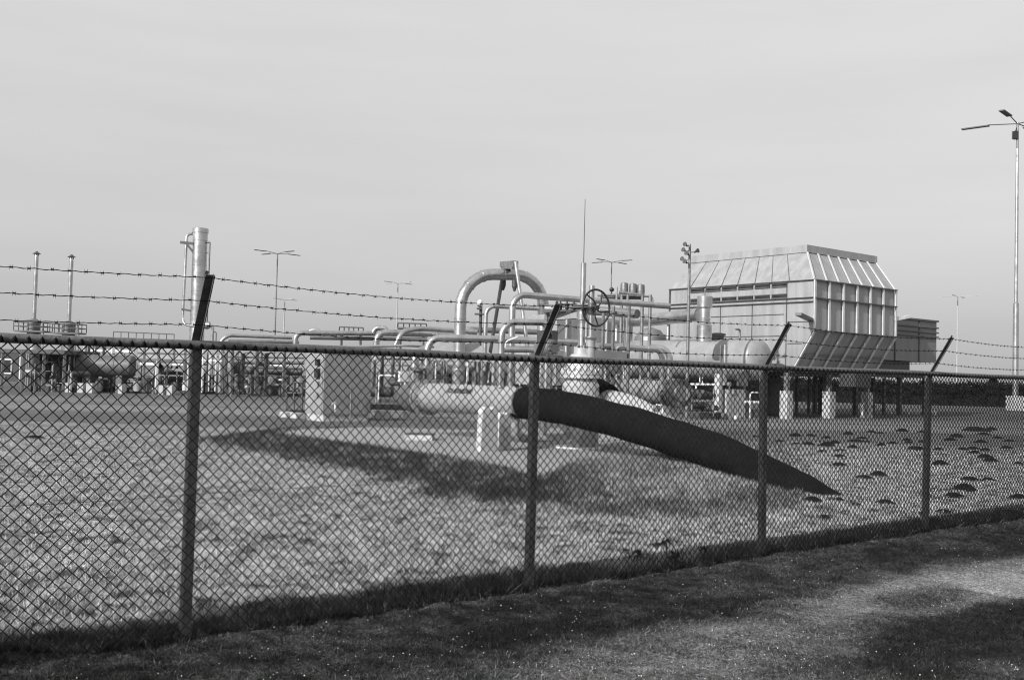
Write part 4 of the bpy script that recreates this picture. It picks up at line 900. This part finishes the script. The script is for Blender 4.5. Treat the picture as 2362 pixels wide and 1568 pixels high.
# absorber column
T0 = P(449, 905, 62); k1 = lambda c: .2865 * c; y1_ = lambda c: 500.7 + .2865 * c
tw_ = thing('column_tower', 'tall bright metal tower with side pipes at left behind the first fence arm', 'tower', (T0.x, T0.y, 0))
rt = px(33, 62) / 2; zt = lambda y: P(458, y, 62).z
b0 = Vector((T0.x, T0.y, 0))
mb = MB(); prof = [(rt, 0)]
for y in (800, 775, 748, 726, 700, 672, 645, 612, 583, 555): prof += [(rt, zt(y) - .03), (rt * 1.03, zt(y) - .02), (rt * 1.03, zt(y) + .02), (rt, zt(y) + .03)]
prof += [(rt, zt(538)), (rt * 1.09, zt(537.5)), (rt * 1.09, zt(528)), (rt * .95, zt(526.5))]
mb.lathe(b0, prof, 40); mb.build('shell', M['alu'], tw_)
def tp(x, y, dy=0): return P(x, y, 62 + dy)
mb = MB(); mb.tube(bend([tp(447, 539), tp(431, 541, -.2), Vector((tp(431, 541).x, 61.8, zt(750))), tp(452, 752, -.6)], .45), px(6.2, 62) / 2, 12); mb.build('side_pipe', M['alu'], tw_)
mb = MB(); a = tp(484, 559, -.1); mb.tube([a, (a.x, a.y, zt(760))], px(4.4, 62) / 2, 8); mb.tube([a, tp(470, 559, -.1)], .07, 8); mb.tube([tp(483, 583, -.1), tp(470, 583, -.1)], .05, 6); mb.build('side_pipe', M['alu_dull'], tw_)
mb = MB(); mb.bar(tp(416, 559, -.3), tp(446, 562, -.3), .1, .16); mb.bar(tp(430, 562, -.3), tp(446, 582, -.3), .08, .12); mb.bar(tp(419, 713, -.3), tp(442, 717, -.3), .08, .12); mb.build('bracket', M['dark'], tw_)
pipe('stubby round drum with an elbow right of the tower foot', [(468, 750, 61), (484, 750, 61)], 17, 'alu', name='side_drum', cat='drum')
pipe('short elbow coming down beside the tower foot', [(484, 751, 61), (491, 752, 61), ('v', 790, 490)], 7, 'alu')
pipe('thin square hoop pipe beside the tower foot', [(490, 765, 61), (499, 765, 61), ('v', 790, 499)], 2.5, 'grey')
# long pipe runs over the yard
pipe('long thin pipe bending up from the yard near the tower', [(503, 800, 58), (520, 773, 58), (673, 779, 60)], 8.5, seams=(.3, .6))
pipe('short shiny upright under the long thin pipe', [(527, 800, 59), ('v', 784, 528)], 9)
pipe('second long dark pipe running below the thin pipe', [(530, 786, 60), (690, 789, 61)], 8, 'alu_dull')
pipe('broad pipe bending up from the yard before the cabinet', [(681, 800, 52), ('v', 768, 684), (870, 769, 54), (986, 772, 55)], 12, seams=(.2, .5, .8))
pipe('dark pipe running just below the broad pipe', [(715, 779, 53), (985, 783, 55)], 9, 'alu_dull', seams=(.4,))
pipe('rear arch of pipe peeking over the broad pipe near the cabinet', [(712, 768, 58), (718, 761, 58), (733, 761, 58), (740, 768, 58)], 9)
pipe('thick upright elbow with a bright knee above the cabinet', [(867, 830, 46), ('v', 767, 869), (965, 768, 47), (1050, 772, 48)], 15, seams=(.25, .6), Rb=1.4)
pipe('small rear arch pipe above the thick bright knee', [(861, 766, 52), (868, 756, 52), (890, 757, 52), (893, 768, 52)], 12)
pipe('slim pipe bending up left of the arch and running behind it', [(911, 800, 42), (926, 765, 42), (965, 757, 43), (1100, 766, 44)], 12, seams=(.4,))
pipe('low pipe behind the arch legs', [(1075, 760, 46), (1090, 765, 46), (1094, 800, 46)], 17, 'alu')
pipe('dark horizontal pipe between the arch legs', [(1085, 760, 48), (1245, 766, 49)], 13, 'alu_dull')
pipe('pale pipe lying just above the fence rail in mid distance', [(770, 800, 34), (940, 797, 35), (1000, 800, 36)], 6, 'paint')
pipe('darker pipe lying just above the fence rail in mid distance', [(850, 806, 33), (985, 808, 34)], 4, 'grey')
# domed box roof between low pipe and arch
p = P(1050, 804, 40); mb = MB(); c = Vector((p.x, p.y + 1, 0)); zt2 = P(1050, 790, 40).z; zl2 = zt2 - .75
mb.add([c + Vector(q) for q in ((-1.2, -.9, zl2), (1.5, -.9, zl2), (1.5, .9, zl2), (-1.2, .9, zl2), (-1.2, -.9, zt2 - .3), (1.5, -.9, zt2 - .45), (1.5, .9, zt2 - .45), (-1.2, .9, zt2 - .3), (-.9, -.3, zt2), (.9, -.3, zt2), (.9, .3, zt2), (-.9, .3, zt2))],
       [(0, 1, 5, 4), (1, 2, 6, 5), (2, 3, 7, 6), (3, 0, 4, 7), (4, 5, 9, 8), (5, 6, 10, 9), (6, 7, 11, 10), (7, 4, 8, 11), (8, 9, 10, 11), (3, 2, 1, 0)])
tag(mb.build('machine_hood', M['panel'], org=(c.x, c.y, zl2)), 'low grey machine hood with sloped shoulders left of the arch foot', 'hood')
g0 = c
# instrument mast with rings left of arch pipes
im = thing('instrument_mast', 'short dark instrument mast with plates seen inside the arch', 'mast', tuple(P(1106, 830, 45)))
a = P(1106, 830, 45); mb = MB(); mb.tube([(a.x, a.y, 1.0), (a.x, a.y, P(1107, 700, 45).z)], .07, 8); mb.build('pole', M['dark'], im)
mb = MB(); 
for y, w in ((724.5, 22), (712, 12), (705, 9)): mb.box(P(1106, y, 45), px(w, 45), .4, .06, Vector((1, 0, 0)), Vector((0, 1, 0)))
mb.build('plate', M['dark'], im)
mb = MB(); mb.lathe(P(1107, 708, 45), [(.1, 0), (.12, .1), (.12, .25), (.05, .32)], 12); mb.build('lamp_head', M['white'], im)
# yard structure: columns and racks behind the fence
def rack(label, Y, cols, beams, name='pipe_rack', w=.16, m='steel', mats=None):
    o = thing(name, label, 'rack', tuple(P(cols[0][0], 900, Y))); 
    for c in cols:
        x, y0, y1, wpx, mm_ = (c + ('steel',))[:5] if len(c) == 4 else c
        a = P(x, y1, Y); mb = MB(); ww = px(wpx, Y); mb.bar((a.x, a.y, P(x, y0, Y).z), (a.x, a.y, a.z), ww, ww); mb.build('column', M[mm_], o)
    for b_ in beams:
        x0, ya, x1, yb, h_, mm_ = b_; mb = MB(); mb.bar(P(x0, ya, Y), P(x1, yb, Y), px(h_, Y), px(h_, Y)); mb.build('beam', M[mm_], o)
    return o
rack('steel pipe rack left of the cabinet with three flat columns', 60, [(533, 802, 905, 6), (590, 802, 908, 7), (653, 803, 911, 6), (612, 815, 905, 7, 'dark'), (558, 815, 900, 8, 'dark'), (518, 815, 903, 4)],
     [(500, 800, 702, 806, 3, 'steel'), (500, 823, 702, 826, 4, 'dark'), (500, 813, 702, 815, 2, 'steel'), (530, 866, 700, 868, 3, 'dark')])
rack('tangled rack of slim posts under the small box at left', 61, [(60, 812, 900, 3, 'paint'), (66, 800, 893, 3), (134, 815, 899, 3, 'paint'), (150, 815, 893, 3, 'white'), (163, 812, 898, 2.5), (168, 808, 902, 3, 'white'), (191, 790, 893, 2.5, 'white'), (195, 790, 893, 3), (212, 795, 892, 2.5, 'steel'), (284, 815, 898, 3, 'steel'), (261, 852, 890, 2.5, 'white'), (112, 815, 880, 7, 'dark'), (92, 815, 878, 6, 'dark')],
     [(0, 808, 190, 809, 4, 'dark'), (60, 816, 190, 819, 4, 'steel'), (66, 822, 165, 824, 3, 'dark'), (92, 834, 160, 836, 3, 'steel')])
rack('upper pipe deck over the long dark tank at left', 63, [(205, 785, 815, 5, 'dark'), (222, 795, 818, 6), (240, 795, 818, 8, 'grey'), (262, 797, 815, 9, 'white'), (280, 790, 815, 6, 'steel'), (300, 788, 815, 5, 'dark')],
     [(195, 792, 320, 794, 3, 'steel'), (195, 800, 320, 803, 3, 'grey'), (190, 815, 330, 818, 4, 'steel'), (200, 786, 300, 787, 2, 'steel'), (210, 808, 310, 810, 5, 'white')])
rack('white posts and dark frames beneath the raised container', 60, [(314, 832, 865, 3, 'white'), (360, 832, 906, 5, 'white'), (331, 832, 903, 4, 'steel'), (385, 840, 895, 3, 'dark'), (425, 832, 905, 6, 'steel'), (432, 832, 905, 3, 'white'), (342, 870, 903, 9, 'dark'), (352, 895, 908, 3, 'white')],
     [(320, 833, 440, 837, 4, 'dark'), (345, 865, 420, 866, 2, 'steel'), (300, 900, 440, 905, 6, 'dark')])
rack('white risers and ladders right of the tower foot', 58, [(466, 795, 905, 3.5, 'white'), (476, 812, 905, 3, 'dark'), (481, 812, 903, 2, 'white'), (488, 820, 903, 3, 'steel'), (496, 815, 902, 2.5, 'white'), (486, 820, 840, 2.5, 'white')],
     [(462, 815, 520, 817, 3, 'steel'), (462, 830, 512, 832, 2.5, 'white'), (470, 880, 500, 881, 3, 'dark')])
rack('long low pipe rack crossing behind the cabinet and header', 56, [(862, 812, 900, 6), (905, 812, 902, 6, 'steel'), (1094, 830, 890, 4, 'dark'), (1126, 836, 882, 3, 'white'), (1213, 838, 885, 3, 'white'), (1180, 835, 885, 5, 'dark'), (880, 820, 900, 6, 'dark'), (1020, 826, 885, 4, 'dark'), (1230, 825, 890, 4), (1078, 835, 880, 4, 'white')],
     [(860, 820, 1300, 830, 3, 'steel'), (860, 827, 1300, 837, 4, 'dark'), (860, 815, 1300, 825, 2, 'white'), (860, 842, 1300, 848, 3, 'steel')])
rack('dark framed rack behind the access frame and vessel', 55, [(1366, 830, 930, 8, 'dark'), (1470, 845, 930, 9, 'dark'), (1520, 850, 930, 5, 'steel'), (1590, 850, 935, 6, 'dark')], [(1350, 858, 1640, 868, 4, 'dark'), (1350, 875, 1650, 884, 5, 'steel')])
# tanks
def tank(label, x0, x1, yc, D, Y, m='grey', ends=.3, name='tank', dark=False):
    a = P(x0, yc, Y); b_ = P(x1, yc, Y); b_.y = a.y; b_.z = a.z; r0 = px(D, Y) / 2; d = (b_ - a).normalized(); L = (b_ - a).length; o = thing(name, label, 'tank', tuple((a + b_) / 2 - Z3 * a.z))
    e = r0 * ends; mb = MB(); pr_ = [(r0 * math.sin(t_), -e * math.cos(t_)) for t_ in np.linspace(.1, math.pi / 2, 6)]; prf = pr_ + [(r0, L * .3), (r0 * 1.02, L * .3 + .02), (r0 * 1.02, L * .3 + .08), (r0, L * .3 + .1), (r0, L * .7), (r0 * 1.02, L * .7 + .02), (r0, L * .7 + .06)] + [(r, L - z) for r, z in pr_[::-1]]
    mb.lathe(a, prf, 32, d); mb.build('shell', M[m], o)
    for f in (.2, .8):
        c = a.lerp(b_, f); mb = MB(); hh = max(.1, c.z - r0 * .85); mb.box((c.x, c.y, hh / 2), .35, r0 * 1.4, hh, Vector((1, 0, 0)), Vector((0, 1, 0))); mb.build('saddle', M['grey'], o)
    return o
tank('long dark horizontal tank on concrete blocks at left', 186, 306, 842, 50, 60, 'grey')
tank('dark horizontal tank inside the rack left of the cabinet', 560, 695, 853, 19, 62, 'grey')
tank('low dark cylinder near the ground inside the rack left of the cabinet', 612, 660, 888, 9, 61, 'steel')
pipe('straight shaded pipe inside the rack left of the cabinet', [(540, 836, 60.5), (702, 837, 60.5)], 8, 'alu')
tank('first small round ended vessel behind the gas header', 1001, 1026, 852, 26, 58, 'grey')
tank('second small round ended vessel behind the gas header', 1031, 1046, 853, 24, 58, 'grey')
tank('third small round ended vessel right of the arch leg behind the header', 1070, 1096, 855, 24, 58, 'grey')
tank('dark wide vessel behind the loop pipe foot', 1165, 1210, 852, 30, 58, 'grey')
tank('dark long vessel behind the access frame', 1455, 1600, 852, 42, 50, 'alu_dull')
for x, y0, y1, D, m_, lab in ((228, 877, 902, 18, 'paint', 'pale upright drum under the long dark tank'), (317, 878, 902, 20, 'paint', 'pale upright drum left of the raised container frame'), (425, 878, 900, 8, 'white', 'small white drum under the right end of the raised container'), (508, 800, 906, 13, 'alu', 'thick bright upright cylinder right of the first fence post'), (79, 785, 812, 27, 'alu', 'clad drum below the platform of the left flue stack'), (158, 790, 812, 22, 'alu_dull', 'clad drum below the platform of the right flue stack'), (103, 838, 878, 24, 'grey', 'round grey tank deep in the left rack'), (125, 832, 876, 16, 'grey', 'narrower round tank deep in the left rack'), (546, 862, 898, 12, 'grey', 'small grey drum on the ground inside the rack left of the cabinet'), (675, 866, 900, 14, 'grey', 'small pump drum right beside the left edge of the cabinet'), (10, 867, 880, 11, 'paint', 'pale drum before the dark hut at far left'), (1054, 850, 890, 24, 'alu', 'wide bright jacket around the foot of the arch leg'), (945, 845, 900, 14, 'grey', 'grey cylinder left of the header flange'), (1113, 855, 885, 14, 'grey', 'small grey filter drum right of the arch leg')):
    Y = 60 if x < 900 else 39 if x == 1054 else 45; a = P(x, y1, Y); r0 = px(D, Y) / 2; z1 = P(x, y0, Y).z; mb = MB()
    mb.lathe((a.x, a.y, 0), [(r0, max(0, a.z)), (r0, z1 - r0 * .3), (r0 * .9, z1 - .1 * r0), (r0 * .4, z1)], 20); tag(mb.build('drum', M[m_]), lab, 'drum')
for i, (x, y, w) in enumerate(((156, 902, 14), (190, 904, 13), (211, 903, 14), (282, 902, 9), (375, 905, 10), (395, 906, 12))):
    g0 = P(x, y, 58.5); mb = MB(); mb.box((g0.x, g0.y, .28), px(w, 58.5), .7, .56, Vector((1, 0, 0)), Vector((0, 1, 0))); tag(mb.build('concrete_block', M['concrete']), 'pale concrete block on the ground under the machinery at left', 'block', 'concrete blocks under the left machinery')
# canopy continuing from the hut, and dense dark machinery in the shade behind the fence
def canopy():
    Y = 60; a = P(50, 811, Y); b_ = P(192, 812, Y); b_.z = a.z; o = thing('canopy', 'long dark canopy roof running right from the hut over the pipework', 'canopy', ((a.x + b_.x) / 2, Y, 0))
    mb = MB(); mb.bar(a, b_, 5.0, .22); mb.build('roof', M['dark'], o); mb = MB(); c = (a + b_) / 2; mb.box((c.x, Y + 2.3, c.z / 2), (b_ - a).length, .2, c.z - .2, Vector((1, 0, 0)), Vector((0, 1, 0))); mb.build('shade_back_wall', M['hut'], o)  # dark back wall added to stand in for the plant shade behind
    for f in (.02, .34, .66, .98):
        q = a.lerp(b_, f); mb = MB(); mb.bar((q.x, q.y - 2.3, 0), (q.x, q.y - 2.3, a.z - .1), .14); mb.build('post', M['steel'], o)
canopy()
def machinery(x0, x1, y0, y1, Y, seed, label, depth=2.5, dens=1.0):
    rnd = random.Random(seed); a = P(x0, y1, Y); b_ = P(x1, y1, Y); W = b_.x - a.x; zt = P((x0 + x1) / 2, y0, Y).z; o = thing('machinery_skid', label, 'machinery', ((a.x + b_.x) / 2, Y, 0))
    X1 = Vector((1, 0, 0)); Y1 = Vector((0, 1, 0))
    mb = MB(); mb.box(((a.x + b_.x) / 2, Y + depth / 2, .15), W, depth, .3, X1, Y1); mb.build('base', M['dark'], o)
    n = int(W * 1.1 * dens)
    for i in range(n):
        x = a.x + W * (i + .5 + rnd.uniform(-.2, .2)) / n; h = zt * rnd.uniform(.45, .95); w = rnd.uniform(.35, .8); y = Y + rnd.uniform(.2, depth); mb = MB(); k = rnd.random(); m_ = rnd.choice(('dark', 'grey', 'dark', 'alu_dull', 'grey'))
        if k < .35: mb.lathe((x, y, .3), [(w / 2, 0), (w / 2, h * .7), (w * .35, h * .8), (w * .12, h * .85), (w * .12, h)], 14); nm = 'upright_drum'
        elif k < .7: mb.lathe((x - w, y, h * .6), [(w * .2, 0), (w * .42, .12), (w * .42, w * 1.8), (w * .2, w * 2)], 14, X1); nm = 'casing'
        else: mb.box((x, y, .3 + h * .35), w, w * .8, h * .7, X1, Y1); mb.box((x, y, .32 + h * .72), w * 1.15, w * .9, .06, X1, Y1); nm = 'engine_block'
        mb.build(nm, M[m_], o)
    for i in range(int(n * 1.3)):
        x = a.x + W * rnd.random(); y = Y - rnd.uniform(0, .4); mb = MB(); k = rnd.random(); r0 = rnd.choice((.035, .045, .06)); m_ = rnd.choice(('white', 'steel', 'paint', 'dark', 'steel'))
        if k < .5: mb.tube([(x, y, 0), (x, y, zt * rnd.uniform(.5, 1.05))], r0, 7)
        else:
            l = rnd.uniform(.6, 1.8); z = zt * rnd.uniform(.25, .95); mb.tube(bend([(x, y, 0), (x, y, z), (x + l, y, z), (x + l, y, z * rnd.uniform(.1, .7))], .12), r0, 7)
        mb.build('small_pipe', M[m_], o)
        if rnd.random() < .5:
            mb = MB(); z = zt * rnd.uniform(.1, .6); mb.lathe((x, y - .08, z), [(.05, 0), (.12, .05), (.12, .14), (.04, .2)], 10); mb.build('valve', M[rnd.choice(('white', 'steel', 'dark'))], o)
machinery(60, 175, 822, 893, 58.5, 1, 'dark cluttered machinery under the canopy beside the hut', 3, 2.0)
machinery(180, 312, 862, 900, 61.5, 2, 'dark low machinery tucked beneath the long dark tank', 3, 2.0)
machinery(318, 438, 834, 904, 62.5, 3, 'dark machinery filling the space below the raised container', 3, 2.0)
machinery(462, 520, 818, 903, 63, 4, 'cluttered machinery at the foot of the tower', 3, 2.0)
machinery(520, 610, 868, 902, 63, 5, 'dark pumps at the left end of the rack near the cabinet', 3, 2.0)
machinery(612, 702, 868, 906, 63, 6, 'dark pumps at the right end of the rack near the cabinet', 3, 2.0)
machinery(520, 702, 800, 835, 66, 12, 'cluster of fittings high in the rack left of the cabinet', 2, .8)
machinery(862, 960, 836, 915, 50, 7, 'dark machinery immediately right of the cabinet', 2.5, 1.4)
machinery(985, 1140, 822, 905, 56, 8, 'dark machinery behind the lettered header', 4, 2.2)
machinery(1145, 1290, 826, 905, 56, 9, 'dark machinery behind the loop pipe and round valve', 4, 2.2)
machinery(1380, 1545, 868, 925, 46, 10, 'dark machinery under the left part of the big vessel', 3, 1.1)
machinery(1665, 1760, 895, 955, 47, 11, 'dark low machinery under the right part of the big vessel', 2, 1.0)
# raised container
a = P(378, 809, 62); ct = thing('raised_container', 'grey sheet metal container raised on posts with a railing on its roof', 'container', (a.x, a.y, 0))
mb = MB(); w = px(118, 62); h_ = px(43, 62); X1 = Vector((1, 0, 0)); Y1 = Vector((0, 1, 0)); mb.box(a + Y1 * 1.2, w, 2.4, h_, X1, Y1); mb.build('wall', M['panel'], ct)
mb = MB(); mb.box(a + Y1 * 1.2 + Z3 * px(6, 62) * -1, w + .1, 2.5, .08, X1, Y1); mb.box(a + Y1 * 1.2 - Z3 * h_ / 2, w + .15, 2.55, .15, X1, Y1)
for f in (-.38, -.1, .2, .42): mb.box(a + X1 * w * f - Y1 * .02, .1, .06, h_ * .96, X1, Y1)
mb.build('trim', M['grey'], ct)
mb = MB(); za = P(330, 767, 62); zb2 = P(402, 771, 62); p0 = P(262, 765, 62); mb.bar(p0, zb2, .06); 
for f in range(9): q = p0.lerp(zb2, f / 8); mb.bar(q, q - Z3 * .55, .035)
mb.bar(p0 - Z3 * .5, zb2 - Z3 * .45, .08); mb.build('railing', M['dark'], ct)
for sx in (-.47, .47):
    mb = MB(); q = a + X1 * w * sx; mb.box((q.x, q.y + .2, (a.z - h_ / 2) / 2), .16, .16, a.z - h_ / 2, X1, Y1); mb.build('post', M['steel'], ct)
mb = MB(); mb.box(P(345, 838, 61.5), px(34, 62), .8, px(8, 62), X1, Y1); mb.build('hopper', M['white'], ct)
mb = MB(); mb.box(P(415, 838, 61.5), px(24, 62), .8, px(9, 62), X1, Y1); mb.build('hopper', M['white'], ct)
# small boxes with rails
for x0, x1, y0, y1, Y, lab in ((943, 1028, 768, 772, 60, 'a'), (918, 984, 745, 757, 58, 'small railed platform left of the arch'), (783, 838, 754, 767, 60, 'small railed platform above the broad pipe')):
    if lab == 'a': continue
    o = thing('railed_platform', lab, 'platform', tuple(P(x0, y1, Y))); mb = MB(); p_ = P(x0, y0, Y); q_ = P(x1, y0 + 2, Y)
    mb.bar(p_, q_, .07)
    for f in range(6): r = p_.lerp(q_, f / 5); mb.bar(r, r - Z3 * px(y1 - y0, Y), .05)
    mb.build('railing', M['dark'], o); mb = MB(); mb.bar(p_ - Z3 * px(y1 - y0, Y), q_ - Z3 * px(y1 - y0, Y), 1.0, .1); mb.build('deck', M['grey'], o)
    for f in (.1, .9): 
        mb = MB(); r = p_.lerp(q_, f) - Z3 * px(y1 - y0, Y); mb.bar(r, (r.x, r.y, 0), .12); mb.build('post', M['steel'], o)
# dark hut far left
a = G(52, 881); hut = thing('hut', 'dark flat roofed hut with a white framed window at the left edge', 'hut', (a.x - 3, a.y + 2, 0))
z0 = P(30, 811, a.y).z; mb = MB(); mb.box((a.x - 4, a.y + 2, z0 / 2), 8, 4, z0, X1, Y1); mb.build('wall', M['hut'], hut)
mb = MB(); mb.box((a.x - 4, a.y + 2, z0 + .08), 8.4, 4.4, .16, X1, Y1); mb.build('roof', M['dark'], hut)
wA = P(-12, 828, a.y - .04); wB = P(26, 861, a.y - .04); cw = (wA + wB) / 2; mb = MB(); ww = wB.x - wA.x; wh = wA.z - wB.z
for p_, q_ in (((-1, 1), (1, 1)), ((-1, -1), (1, -1)), ((-1, -1), (-1, 1)), ((1, -1), (1, 1))): mb.bar(cw + Vector((p_[0] * ww / 2, 0, p_[1] * wh / 2)), cw + Vector((q_[0] * ww / 2, 0, q_[1] * wh / 2)), .12, .1)
wf = mb.build('window', M['white'], hut); mb = MB(); mb.box(cw + Y1 * .02, ww - .1, .03, wh - .1, X1, Y1); mb.build('pane', M['glass'], wf)
mb = MB(); q_ = P(48, 812, a.y - .3); mb.tube([q_, (q_.x, q_.y, 0)], .07, 8); mb.lathe(q_, [(.14, 0), (.14, .12)], 10); mb.build('downpipe', M['white'], hut)

# ================================================================ lighting masts
def mast(x, y_top, Y, label, rot, big=False):
    t_ = P(x, y_top, Y); o = thing('lighting_mast', label, 'lighting mast', (t_.x, t_.y, 0), 'tall lighting masts'); b0 = Vector((t_.x, t_.y, 0)); H = t_.z
    k = max(1.0, Y / 170)
    mb = MB()
    if big:
        zc = P(2342, 700, Y).z; mb.lathe(b0, [(.22, .9), (.20, zc), (.135, zc + .1), (.12, H * .7), (.09, H)], 14)
    else: mb.tube([b0, b0 + Z3 * H], [.14 * k, .09 * k], 8)
    mb.build('pole', M['alu'] if big else M['mast'] if Y > 200 else M['steel'], o)  # far poles take the haze-paled material
    if big:
        mb = MB(); g_ = b0; mb.box((g_.x, g_.y, .55), .95, .95, 1.1, Vector((1, 0, 0)), Vector((0, 1, 0))); mb.build('concrete_base', M['concrete'], o)
    for i in range(4):
        a = rot + i * math.pi / 2; d = Vector((math.cos(a), math.sin(a), 0)); mb = MB(); e = b0 + Z3 * (H + .0) + d * 2.1 + Z3 * .12
        mb.tube([b0 + Z3 * (H - .1), e], .04 * k, 6); am = mb.build('arm', M['mast' if Y > 200 else 'dark'], o)
        mb = MB(); s_ = Vector((-d.y, d.x, 0)); c = e + d * .95 - Z3 * .06; mb.box(c, 2.0, .4, .08 * k, d, s_); mb.build('lamp_head', M['mast' if Y > 200 else 'dark'], am)
    if big:
        mb = MB(); mb.box(b0 + Vector((-.22, -.1, H - 1.0)), .35, .35, .6); mb.bar(b0 + Z3 * (H - .2), b0 + Vector((-.2, -.1, H - .7)), .05); mb.build('flood_lamp', M['dark'], o)
mast(2347, 283, 75, 'nearest tall lighting mast with a pale concrete base at the right edge', R(228), True)
mast(640.5, 584, 150, 'dark slim lighting mast standing left of centre behind the broad pipe', R(228))
mast(1411, 604, 165, 'slim lighting mast rising behind the three barrels', R(228))
mast(918, 653, 215, 'slim lighting mast left of the arched pipe', R(228))
mast(2209, 684, 215, 'faint slim lighting mast between the annex and the right edge', R(228))
mast(657, 691, 280, 'faintest and smallest lighting mast just right of the dark slim one', R(228))

# ================================================================ hedge and trees at the back right
def leafmass(n, fn, size):
    P_ = fn(n); n = len(P_); a = RNG.normal(size=(n, 3)); a /= np.linalg.norm(a, axis=1)[:, None]; b = RNG.normal(size=(n, 3)); b = np.cross(a, b); b /= np.linalg.norm(b, axis=1)[:, None]
    s = size * RNG.uniform(.5, 1.4, (n, 1)); v = np.stack([P_ - a * s, P_ + b * s * .7, P_ + a * s], 1); return v.reshape(-1, 3), np.arange(n * 3).reshape(-1, 3)
g0 = G(1400, 925); g1 = G(2362, 939); HY = 86
def hedge_fn(n):
    X = RNG.uniform(2, 95, n); Y = HY + RNG.uniform(0, 5, n) + .0 * X; top = 1.75 + .35 * fbm(X * .35, Y * .2, 4, 61) + .3 * RNG.random(n) ** 3
    return np.stack([X, Y, top * RNG.random(n) ** .7], -1)
v, f = leafmass(60000, hedge_fn, .16)
hx = np.arange(2, 95.01, .5); ht = 1.6 + .3 * fbm(hx * .35, hx * 0 + 17, 3, 61)
cv = np.concatenate([np.stack([hx, hx * 0 + HY + .6, hx * 0], -1), np.stack([hx, hx * 0 + HY + 1.0, ht], -1), np.stack([hx, hx * 0 + HY + 4, ht], -1)]); m_ = len(hx); i_ = np.arange(m_ - 1)
cf = np.concatenate([np.stack([i_, i_ + 1, i_ + 1 + m_], -1), np.stack([i_, i_ + 1 + m_, i_ + m_], -1), np.stack([i_ + m_, i_ + 1 + m_, i_ + 1 + 2 * m_], -1), np.stack([i_ + m_, i_ + 1 + 2 * m_, i_ + 2 * m_], -1)])
hg = fastmesh('hedge', np.concatenate([v, cv]), np.concatenate([f, cf + len(v)]), M['hedge'], False); tag(hg, 'long dark hedge across the back right of the yard', 'hedge', kind='stuff')
tc_ = P(2290, 880, 89)
def tree_fn(n):
    z = RNG.random(n) ** 1.2; r = (1 - z) * 1.1 * np.sqrt(RNG.random(n)) + .08; a = RNG.uniform(0, 6.28, n); return np.stack([tc_.x + r * np.cos(a), tc_.y + r * np.sin(a), .4 + z * 2.3], -1)
tr = thing('conifer', 'small dark conifer poking above the hedge near the right edge', 'tree', (tc_.x, tc_.y, 0))
mb = MB(); mb.tube([(tc_.x, tc_.y, 0), (tc_.x, tc_.y, 2.5)], [.12, .02], 8); mb.build('trunk', M['hedge'], tr)
v, f = leafmass(3500, tree_fn, .14); v = v - np.array([tc_.x, tc_.y, 0]); cr_ = fastmesh('crown', v, f, M['hedge'], False); cr_.parent = tr
# low white kerb / rail line in the yard at right
a = G(2052, 953); b_ = G(2160, 957); mb = MB(); mb.bar(Vector((a.x, a.y, .2)), Vector((b_.x, b_.y, .2)), .1, .12)
for f_ in np.linspace(.03, .97, 6): q_ = a.lerp(b_, f_); mb.bar(Vector((q_.x, q_.y, 0)), Vector((q_.x, q_.y, .15)), .08)
tag(mb.build('low_rail', M['white']), 'low white rail on the ground right of the filter house legs', 'rail')
